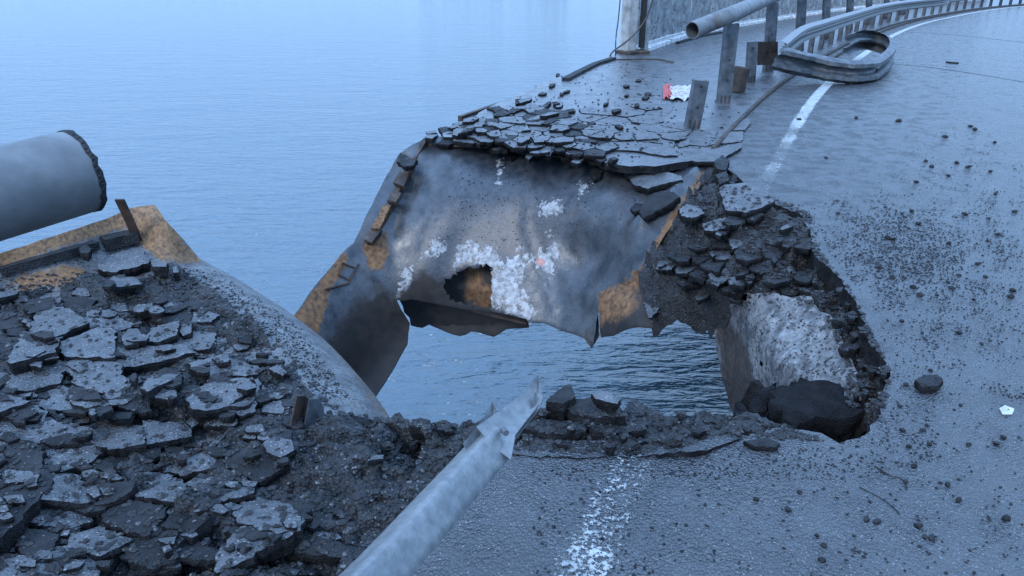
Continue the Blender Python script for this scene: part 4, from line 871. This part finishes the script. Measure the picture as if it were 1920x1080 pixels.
# W beam
HB = .31
def wprof(th=.006):
    z = [(-.155, .0), (-.14, .04), (-.11, .1), (-.06, .1), (-.03, .015), (0, .0), (.03, .015), (.06, .1), (.11, .1), (.14, .04), (.155, .0)]
    f = [(d, y) for y, d in z]; b = [(d-th, y) for y, d in z][::-1]
    return f+b
def wbeam(path, name, matn, label, cat, sgn=1, scale=None):
    r = empty(name, path[0]); tag(r, label, cat); mb = MB(); pr = [(x*sgn, y) for x, y in wprof()]
    sweep(mb, path, pr if sgn > 0 else pr[::-1], scale=scale); attach(mb.build('beam', M[matn], None, True), r); return r
rp = [G(1462, 96, .52), G(1500, 66, .56), G(1540, 52, .56), G(1602, 32, .55), G(1650, 18, .56), G(1700, 9.5, .56), G(1770, 2, .56)]
tail = [p+Vector((0, 0, .56)) for p in off(.78) if p.y > rp[-1].y+2]
rail = wbeam(catmull(rp+tail, 5), 'crash_rail', 'galv', 'long bright galvanised crash barrier rail curving along the road edge', 'crash barrier')
bp = [G(1452, 128, .27), G(1480, 136, .2), G(1520, 144, .1), G(1565, 152, .04), G(1605, 155, .01), G(1640, 146, .01), G(1660, 122, .06), G(1660, 106, .12), G(1640, 94, .18), G(1612, 92, .26), G(1592, 102, .3)]
bent = wbeam([p+Vector((.03*noise.noise(Vector((i*.55, 1, 2))), .035*noise.noise(Vector((i*.5, 5, 2))), .02*noise.noise(Vector((i*.6, 9, 2))))) for i, p in enumerate(catmull([p+Vector((0, 0, .165)) for p in bp], 5))], 'bent_rail_end', 'post', 'torn crash rail end curled round over the white line', 'crash barrier', 1, scale=[1.18]*200)
for i_, (px, py, pz) in enumerate(((1634, 128, .2), (1640, 134, .12), (1628, 141, .05))):
    b_ = G(px, py, pz)+Vector((0, -.06, .03)); mb = MB(); mb.box(b_, (.05, .02, .03), Matrix.Rotation(.6+i_, 3, 'Y'), .004); attach(mb.build('bolt', M['black']), bent)
# short posts under the rail
lg = 'short posts under the crash rail'
sl_ = [p for p in off(.95) if p.y > 13.2]; s_ = 0; k_ = 0
proto = None
while k_ < 44:
    p, t = along(sl_, s_); a = math.atan2(t.y, t.x)
    if proto is None:
        proto = empty('rail_post', p); m0 = MB()
        for sx in (-.07, .07): m0.box((sx, 0, .24), (.02, .09, .48))
        m0.build('channel', M['post'], proto); m1 = MB(); m1.box((0, -.0, .47), (.08, .05, .08)); m1.build('spacer', M['post'], proto); r_ = proto
    else:
        r_ = proto.copy(); COL.objects.link(r_)
        for ch in list(proto.children):
            c2 = ch.copy(); COL.objects.link(c2); c2.parent = r_
    r_.location = (p.x, p.y, .03); r_.rotation_euler = (0, 0, a)
    tag(r_, 'short dark post under the bright crash rail, one of the repeated row' if k_ else 'nearest short dark post under the bright crash rail', 'rail post', lg)
    s_ += 1.3; k_ += 1

# ------------------------------------------------------------------ fence on the outer edge, column, cables
fn = empty('board_fence', (3, 18, 0)); tag(fn, 'tall weathered whitish fence of upright boards along the outer bridge edge', 'fence')
FO = [p+Vector((.12, -.08, 0)) for p in OUTER if p.y > 17]
s_ = 0; k_ = 0; protos = []
for w_ in range(3):
    mb = MB(); mb.box((0, 0, 1.2), (.205, .03, 2.4), None, .006)
    for gx in (-.05, .05): mb.box((gx, -.02, 1.2), (.03, .012, 2.4))
    protos.append(mb)
pm = [None]*3
while k_ < 170:
    p, t = along(FO, s_); i = R.randint(0, 2)
    if pm[i] is None: o = protos[i].build('board', M['fence'], fn); pm[i] = o.data
    else: o = bpy.data.objects.new('board', pm[i]); COL.objects.link(o); o.parent = fn
    o.location = Vector((p.x, p.y, .12+R.uniform(-.02, .02)))-fn.location+Vector((-t.y, t.x, 0))*R.uniform(-.012, .012); o.rotation_euler = (R.uniform(-.01, .01), R.uniform(-.006, .006), math.atan2(t.y, t.x)+R.uniform(-.03, .03))
    s_ += .225; k_ += 1
mb = MB(); sweep(mb, [p+Vector((.04, -.06, .1)) for p in FO], [(-.03, -.03), (.03, -.03), (.03, .03), (-.03, .03)]); attach(mb.build('bottom_rail', M['white']), fn)
# kerb blocks under the fence
s_ = 0; kb = None; k_ = 0
while k_ < 60:
    p, t = along([q_+Vector((.3, -.2, 0)) for q_ in FO], s_)
    if kb is None: mb = MB(); mb.box((0, 0, 0), (.34, .12, .1), None, .01); o = mb.build('kerb_block', M['white']); kb = o.data
    else: o = bpy.data.objects.new('kerb_block', kb); COL.objects.link(o)
    o.parent = fn
    o.location = Vector((p.x, p.y, .08))-fn.location; o.rotation_euler = (0, 0, math.atan2(t.y, t.x)+R.uniform(-.05, .05)); s_ += R.choice((.42, .45, .6)); k_ += 1
cb = G(1182, 103); cr = empty('fence_column', cb); tag(cr, 'thick pale column with dark slot where the board fence ends', 'column')
mb = MB(); mb.box(cb+Vector((-.06, .0, 1.4)), (.26, .26, 2.8), Matrix.Rotation(.5, 3, 'Z'), .02); attach(mb.build('shaft', M['concrete']), cr)
mb = MB(); mb.box(cb+Vector((.22, -.02, 1.25)), (.07, .12, 2.2), Matrix.Rotation(.5, 3, 'Z')); attach(mb.build('slot', M['black']), cr)
mb = MB(); mb.box(cb+Vector((.30, .1, 1.4)), (.1, .14, 2.8), Matrix.Rotation(.5, 3, 'Z')); attach(mb.build('jamb', M['concrete']), cr)
mb = MB(); mb.box(cb+Vector((.05, 0, .05)), (.55, .5, .1), Matrix.Rotation(.5, 3, 'Z'), .02); attach(mb.build('base', M['rustdark']), cr)
def cable(pts, r, label):
    mb = MB(); sweep(mb, catmull(pts, 6), circ(r, 6)); return tag(mb.build('cable', M['cable'], None, True), label, 'cable')
yb = cb.y
cable([D(1166, -40, yb-.4), D(1160, 30, yb-.4), D(1155, 70, yb-.4), D(1154, 104, yb-.4)], .013, 'thin black cable hanging down left of the fence column')
cable([D(1228, -30, yb-.3), D(1221, 10, yb-.35), D(1205, 45, yb-.4), D(1178, 75, yb-.45), D(1148, 98, yb-.5), D(1143, 112, yb-.5)], .018, 'thicker black cable sagging across the fence column')
# debris along the outer edge
lay([(1060, 152), (1090, 136), (1118, 122), (1150, 112)], .12, .05, 'darkslab', 'kerb_strip', 'torn dark kerb strip along the outer walkway edge below the column', 'kerb strip')
lay([(1150, 113), (1200, 112), (1235, 112), (1262, 118)], .03, .02, 'rustdark', 'rod', 'thin bent rod lying on the walkway below the fence column', 'rod')
lay([(1270, 82), (1310, 70), (1352, 62)], .1, .04, 'darkslab', 'board_scrap', 'dark board scrap lying beneath the handrail pipe end', 'board')

# ------------------------------------------------------------------ foreground pipe and left pipe
a = D(560, 1200, .9); 
def dep(px, py, d):
    r_ = ray(px, py); k = d/F; return Vector((r_.x*k, r_.y*k, H+r_.z*k))
fp = [dep(540, 1250, 1.15), dep(705, 1080, 1.42), dep(800, 975, 1.58), dep(870, 897, 1.74), dep(925, 835, 1.86)]
path = catmull(fp, 8); RP = .048
root = empty('torn_pipe', fp[0]); tag(root, 'pale galvanised pipe with torn end pointing over the hole', 'pipe')
pr = []
for i in range(32):
    a = 2*math.pi*i/32; e = 1/((abs(math.cos(a-.62))**5.5+abs(math.sin(a-.62))**5.5)**(1/5.5)); pr.append((RP*.93*e*math.cos(a), RP*.93*e*math.sin(a)))
def J2(i, q, t):
    if i == len(path)-1: return t*(.03*noise.noise(Vector((q*.35, 2, 3))))
    return Vector((0, 0, 0))
mb = MB(); sweep(mb, path, pr, caps=False, jit=J2); m = len(pr); k = len(mb.v); sweep(mb, path, [(x*.93, y*.93) for x, y in pr], caps=False, jit=J2)
mb.f = mb.f[:(len(path)-1)*m]+[q[::-1] for q in mb.f[(len(path)-1)*m:]]
attach(mb.build('tube', M['galv'], None, True), root)
def tongue(pts, th, name, matn='galv'):
    "pts: rows of (px,py,depth) pairs"
    v = []; f = []
    for (a, b) in pts:
        A = dep(*a); Bq = dep(*b); mid = (A+Bq)/2+Vector((0, 0, -.012)); v += [A, mid, Bq]
    n = len(pts); t = [p+Vector((.2*th, .5*th, -th)) for p in v]; N0 = len(v); allv = v+t
    for i in range(n-1):
        for k in range(2):
            a0 = i*3+k; f += [(a0, a0+1, a0+4, a0+3), (N0+a0, N0+a0+3, N0+a0+4, N0+a0+1)]
        f += [(i*3, i*3+3, N0+i*3+3, N0+i*3), (i*3+2, N0+i*3+2, N0+i*3+5, i*3+5)]
    f += [(0, N0, N0+1, 1), (1, N0+1, N0+2, 2), (n*3-3, n*3-2, N0+n*3-2, N0+n*3-3), (n*3-2, n*3-1, N0+n*3-1, N0+n*3-2)]
    return attach(obj(name, allv, f, M[matn], None, True), root)
tongue([((893, 800, 1.80), (958, 862, 1.80)), ((925, 778, 1.88), (966, 815, 1.86)), ((955, 757, 1.96), (985, 790, 1.94)), ((985, 733, 2.03), (1003, 768, 2.02)), ((1000, 712, 2.08), (1018, 748, 2.06)), ((1009, 702, 2.1), (1012, 712, 2.1))], .006, 'torn_tongue')
tongue([((1003, 735, 2.03), (1019, 742, 2.06)), ((998, 760, 2.02), (1012, 765, 2.04)), ((975, 790, 1.97), (990, 792, 1.99)), ((948, 822, 1.88), (960, 830, 1.9))], .005, 'torn_tongue')
tongue([((868, 832, 1.78), (880, 842, 1.8)), ((893, 800, 1.84), (915, 812, 1.85)), ((915, 770, 1.9), (930, 782, 1.9)), ((923, 752, 1.93), (928, 756, 1.93))], .005, 'torn_tongue', 'galv')
mb = MB(); c = dep(942, 806, 1.83); sweep(mb, [c, c+Vector((.01, -.02, .004))], circ(.008, 8)); attach(mb.build('bolt', M['post']), root)
# left pipe
L0 = dep(150, 322, 2.0); L1 = dep(-120, 395, 1.75); L2 = dep(-500, 500, 1.5)
pipe('broken_handrail_pipe', catmull([L0, L1, L2], 8), .112, 'paintedpipe', 'thick dark grey broken handrail pipe cut off by the left border', 'pipe', n=32, ragged=.006)

lp = bpy.data.objects['broken_handrail_pipe']; ax_ = (L1-L0).normalized(); mb = MB()
sweep(mb, [L0-ax_*.006, L0+ax_*.004, L0+ax_*.010], circ(.1135, 40), caps=False, jit=lambda i, q, t: t*.008*noise.noise(Vector((q*.8, i, 8)))+Vector((0, 0, .004*noise.noise(Vector((q*1.3, i*2, 4)))))); attach(mb.build('crusted_rim', M['darkslab']), lp)
# ------------------------------------------------------------------ litter
lr = empty('food_wrapper', G(1270, 178, .03)); tag(lr, 'crumpled red and white printed wrapper on the far walkway', 'wrapper')
def crumple(x0, x1, y0, y1, matn, name, zs, lift=.05):
    v = []; f = []; nx, ny = 9, 6
    for j in range(ny):
        for i in range(nx):
            x = x0+(x1-x0)*i/(nx-1); y = y0+(y1-y0)*j/(ny-1)+2*math.sin(i*1.7)
            p = G(x, y, .04); p.z += lift*(.6+noise.noise(Vector((i*.9+zs, j*.9, 1)))); v.append(p)
    for j in range(ny-1):
        for i in range(nx-1): a = j*nx+i; f.append((a, a+1, a+nx+1, a+nx))
    N_ = len(v); v += [p-Vector((0, 0, .004)) for p in v]; f += [tuple(q+N_ for q in w[::-1]) for w in f]
    return attach(obj(name, v, f, M[matn]), lr), v[:N_]
_, wv = crumple(1256, 1300, 163, 188, 'whitepaper', 'white_film', 1, .035)
crumple(1243, 1260, 161, 186, 'redpaper', 'red_film', 5, .035)
mb = MB()
for j in range(1, 5):
    for i in range(1, 7):
        if R.random() < .75: a = wv[j*9+i]; mb.box(a+Vector((0, 0, .006)), (R.uniform(.02, .05), .012, .003))
attach(mb.build('print_marks', M['redpaper']), lr)
slab([(1382, 148), (1388, 143), (1396, 147), (1394, 153), (1385, 153)], .05, matn='whitepaper', name='paper_scrap', cat='litter', label='small white crumpled scrap at the foot of the crushed spacer')
slab([(1874, 765), (1884, 759), (1902, 766), (1898, 776), (1880, 775)], .008, matn='whitepaper', name='paper_scrap', cat='litter', label='small white flat scrap at the right border of the road')
lay([(1774, 118), (1784, 119), (1797, 120)], .04, .03, 'darkslab', 'splinter', 'small dark splinter lying far out on the road', 'splinter')

# ------------------------------------------------------------------ loose lumps and crumbs
def lump(c, s, nn=None, mesh=None):
    pass
import bmesh
LM = []
for k in range(6):
    bm = bmesh.new(); bmesh.ops.create_icosphere(bm, subdivisions=1, radius=1)
    for v_ in bm.verts:
        r_ = .72+.5*abs(noise.noise(v_.co*1.6+Vector((k*9, 0, 0))))+R.uniform(-.16, .16); v_.co = Vector((v_.co.x*r_*1.15, v_.co.y*r_, v_.co.z*r_*.62))
    me = bpy.data.meshes.new('lump'); bm.to_mesh(me); bm.free(); me.materials.append(M['darkslab']); LM.append(me)
def lumps(n, area, smin, smax, label, group):
    xs = [p[0] for p in area]; ys = [p[1] for p in area]; k = 0
    while k < n:
        x = R.uniform(min(xs), max(xs)); y = R.uniform(min(ys), max(ys))
        if not inpoly(x, y, area): continue
        h_, n_ = hit(x, y)
        if h_ is None: k += 1; continue
        o = bpy.data.objects.new('asphalt_lump', R.choice(LM)); COL.objects.link(o); s = R.uniform(smin, smax); s *= max(.8, (h_.length/4.5)**.5)
        o.location = h_+Vector((0, 0, s*.35)); o.scale = (s*R.uniform(.8, 1.3), s*R.uniform(.8, 1.2), s*R.uniform(.8, 1.2)); o.rotation_euler = (R.uniform(-.3, .3), R.uniform(-.3, .3), R.uniform(0, 6))
        tag(o, label+zone(x, y, area), 'asphalt lump', group); k += 1
rebuild()
lumps(30, [(1560, 380), (1920, 380), (1920, 560), (1700, 560), (1600, 470)], .012, .024, 'small black asphalt lump on the wet road right of the crater', 'black lumps on the road right of the crater')
lumps(34, [(1690, 560), (1920, 560), (1920, 1080), (1450, 1080), (1350, 960), (1450, 860), (1660, 820)], .010, .019, 'small black asphalt lump on the wet road in the right foreground', 'black lumps on the road in the right foreground')
lumps(16, [(1500, 190), (1900, 230), (1920, 370), (1480, 350)], .015, .026, 'small black asphalt lump on the farther road surface', 'black lumps on the farther road')
rebuild()
# crumbs
ico = [(0, 0, 1)]+[(.9*math.cos(i*1.2566), .9*math.sin(i*1.2566), .15) for i in range(5)]+[(0, 0, -.6)]
icf = [(0, 1+i, 1+(i+1) % 5) for i in range(5)]+[(6, 1+(i+1) % 5, 1+i) for i in range(5)]
vb = []; fb = []
for a_, b_ in SURF:
    n = len(vb); vb += a_; fb += [tuple(i+n for i in q) for q in b_]
BV0 = BVHTree.FromPolygons([tuple(p) for p in vb], fb); BVALL = BV
def crumbs(n, area, smin, smax, name, label, matn, dens=None, flat=.6, pw=2.5, over=1.0):
    global BV
    xs = [p[0] for p in area]; ys = [p[1] for p in area]; v = []; f = []; k = 0; g = 0
    while k < n and g < n*8:
        g += 1; x = R.uniform(min(xs), max(xs)); y = R.uniform(min(ys), max(ys))
        if not inpoly(x, y, area) or (dens and R.random() > dens(x, y)): continue
        k += 1; BV = BVALL if R.random() < over else BV0; h_, n_ = hit(x, y)
        if h_ is None: continue
        s = smin+(smax-smin)*R.random()**pw; b = len(v); a = R.uniform(0, 6); ca, sa = math.cos(a), math.sin(a); ex = R.uniform(.8, 1.7)
        for q in ico:
            X, Y, Z = q[0]*s*ex*R.uniform(.8, 1.2), q[1]*s*R.uniform(.8, 1.2), q[2]*s*flat*R.uniform(.7, 1.3)
            v.append((h_.x+X*ca-Y*sa, h_.y+X*sa+Y*ca, h_.z+Z+s*.2))
        f += [tuple(i+b for i in q) for q in icf]
    return tag(obj(name, v, f, M[matn]), label, 'crumbs', kind='stuff')
def dn(x, y): return min(1, max(.05, 1.1*math.exp(-((x-1680)/170)**2-((y-470)/95)**2)+.12+.3*max(0, noise.noise(Vector((x*.01, y*.014, 2))))))
crumbs(4200, [(1500, 380), (1640, 360), (1860, 380), (1920, 460), (1900, 560), (1740, 640), (1640, 580), (1560, 480)], .002, .009, 'road_crumbs', 'dense band of black asphalt crumbs beside the crater', 'darkslab', lambda x, y: max(0, .9*math.exp(-((x-1680)/130)**2-((y-470)/75)**2)+.5*noise.noise(Vector((x*.02, y*.03, 9)))))
crumbs(1500, [(1640, 600), (1760, 640), (1760, 860), (1600, 900), (1400, 900), (1000, 880), (1390, 830), (1560, 840), (1680, 760)], .0015, .006, 'road_crumbs', 'fine crumbs along the road rim of the hole', 'darkslab')
crumbs(2600, [(1700, 250), (1920, 250), (1920, 760), (1760, 700), (1700, 560), (1600, 420)], .0015, .007, 'road_crumbs', 'fine black grit on the wet road towards the right border', 'darkslab', lambda x, y: .35+noise.noise(Vector((x*.015, y*.025, 4))))
crumbs(2200, [(1350, 200), (1920, 200), (1920, 1080), (1000, 1080), (1000, 870), (1450, 850), (1690, 800), (1690, 650), (1560, 420), (1400, 330)], .0013, .0075, 'road_crumbs', 'fine black asphalt crumbs strewn over the wet road', 'darkslab', dn)
crumbs(9000, [(0, 520), (330, 495), (420, 530), (560, 680), (640, 770), (760, 790), (860, 790), (820, 900), (640, 1080), (-40, 1080)], .004, .017, 'left_rubble_crumbs', 'fine crushed asphalt covering the left rubble bed', 'rubble', over=.22)
crumbs(1200, [(0, 520), (330, 495), (420, 530), (560, 680), (640, 770), (760, 790), (860, 790), (820, 900), (640, 1080), (-40, 1080)], .003, .012, 'pale_chips', 'pale stone chips scattered in the left rubble bed', 'slab', over=.4)
crumbs(3800, [(1345, 310), (1400, 350), (1520, 400), (1545, 480), (1600, 550), (1670, 700), (1650, 790), (1590, 760), (1590, 680), (1540, 580), (1460, 550), (1350, 570), (1230, 605), (1210, 510), (1270, 400)], .006, .024, 'crater_crumbs', 'crushed asphalt crumbs covering the crater slope', 'rubble', over=.4)
crumbs(2400, [(690, 785), (860, 790), (1000, 768), (1400, 775), (1560, 830), (1380, 815), (1200, 852), (950, 845), (860, 850), (740, 880)], .004, .018, 'hole_edge_crumbs', 'crushed asphalt crumbs along the near edge of the hole', 'rubble')
crumbs(900, [(860, 240), (1000, 150), (1150, 110), (1300, 160), (1400, 210), (1340, 290), (1150, 310), (960, 285)], .005, .022, 'walkway_crumbs', 'small asphalt crumbs strewn over the far walkway', 'darkslab')
crumbs(700, [(800, 400), (880, 300), (1250, 320), (1180, 420), (1050, 460), (800, 480)], .003, .011, 'plate_crumbs', 'small crumbs stuck on the bent steel plate', 'darkslab', lambda x, y: .15+max(0, noise.noise(Vector((x*.02, y*.03, 7))))*2)
crumbs(1500, [(330, 500), (400, 505), (560, 610), (660, 750), (600, 740), (520, 640), (420, 560)], .002, .008, 'deck_crumbs', 'dark crumbs on the dusty rolled deck steel', 'darkslab')
crumbs(350, [(1380, 570), (1480, 550), (1560, 600), (1600, 700), (1500, 720), (1400, 680)], .003, .012, 'mortar_crumbs', 'dark crumbs on the whitened deck remnant', 'rubble')
print('slabs', SLABN[0], 'objects', len(bpy.data.objects))
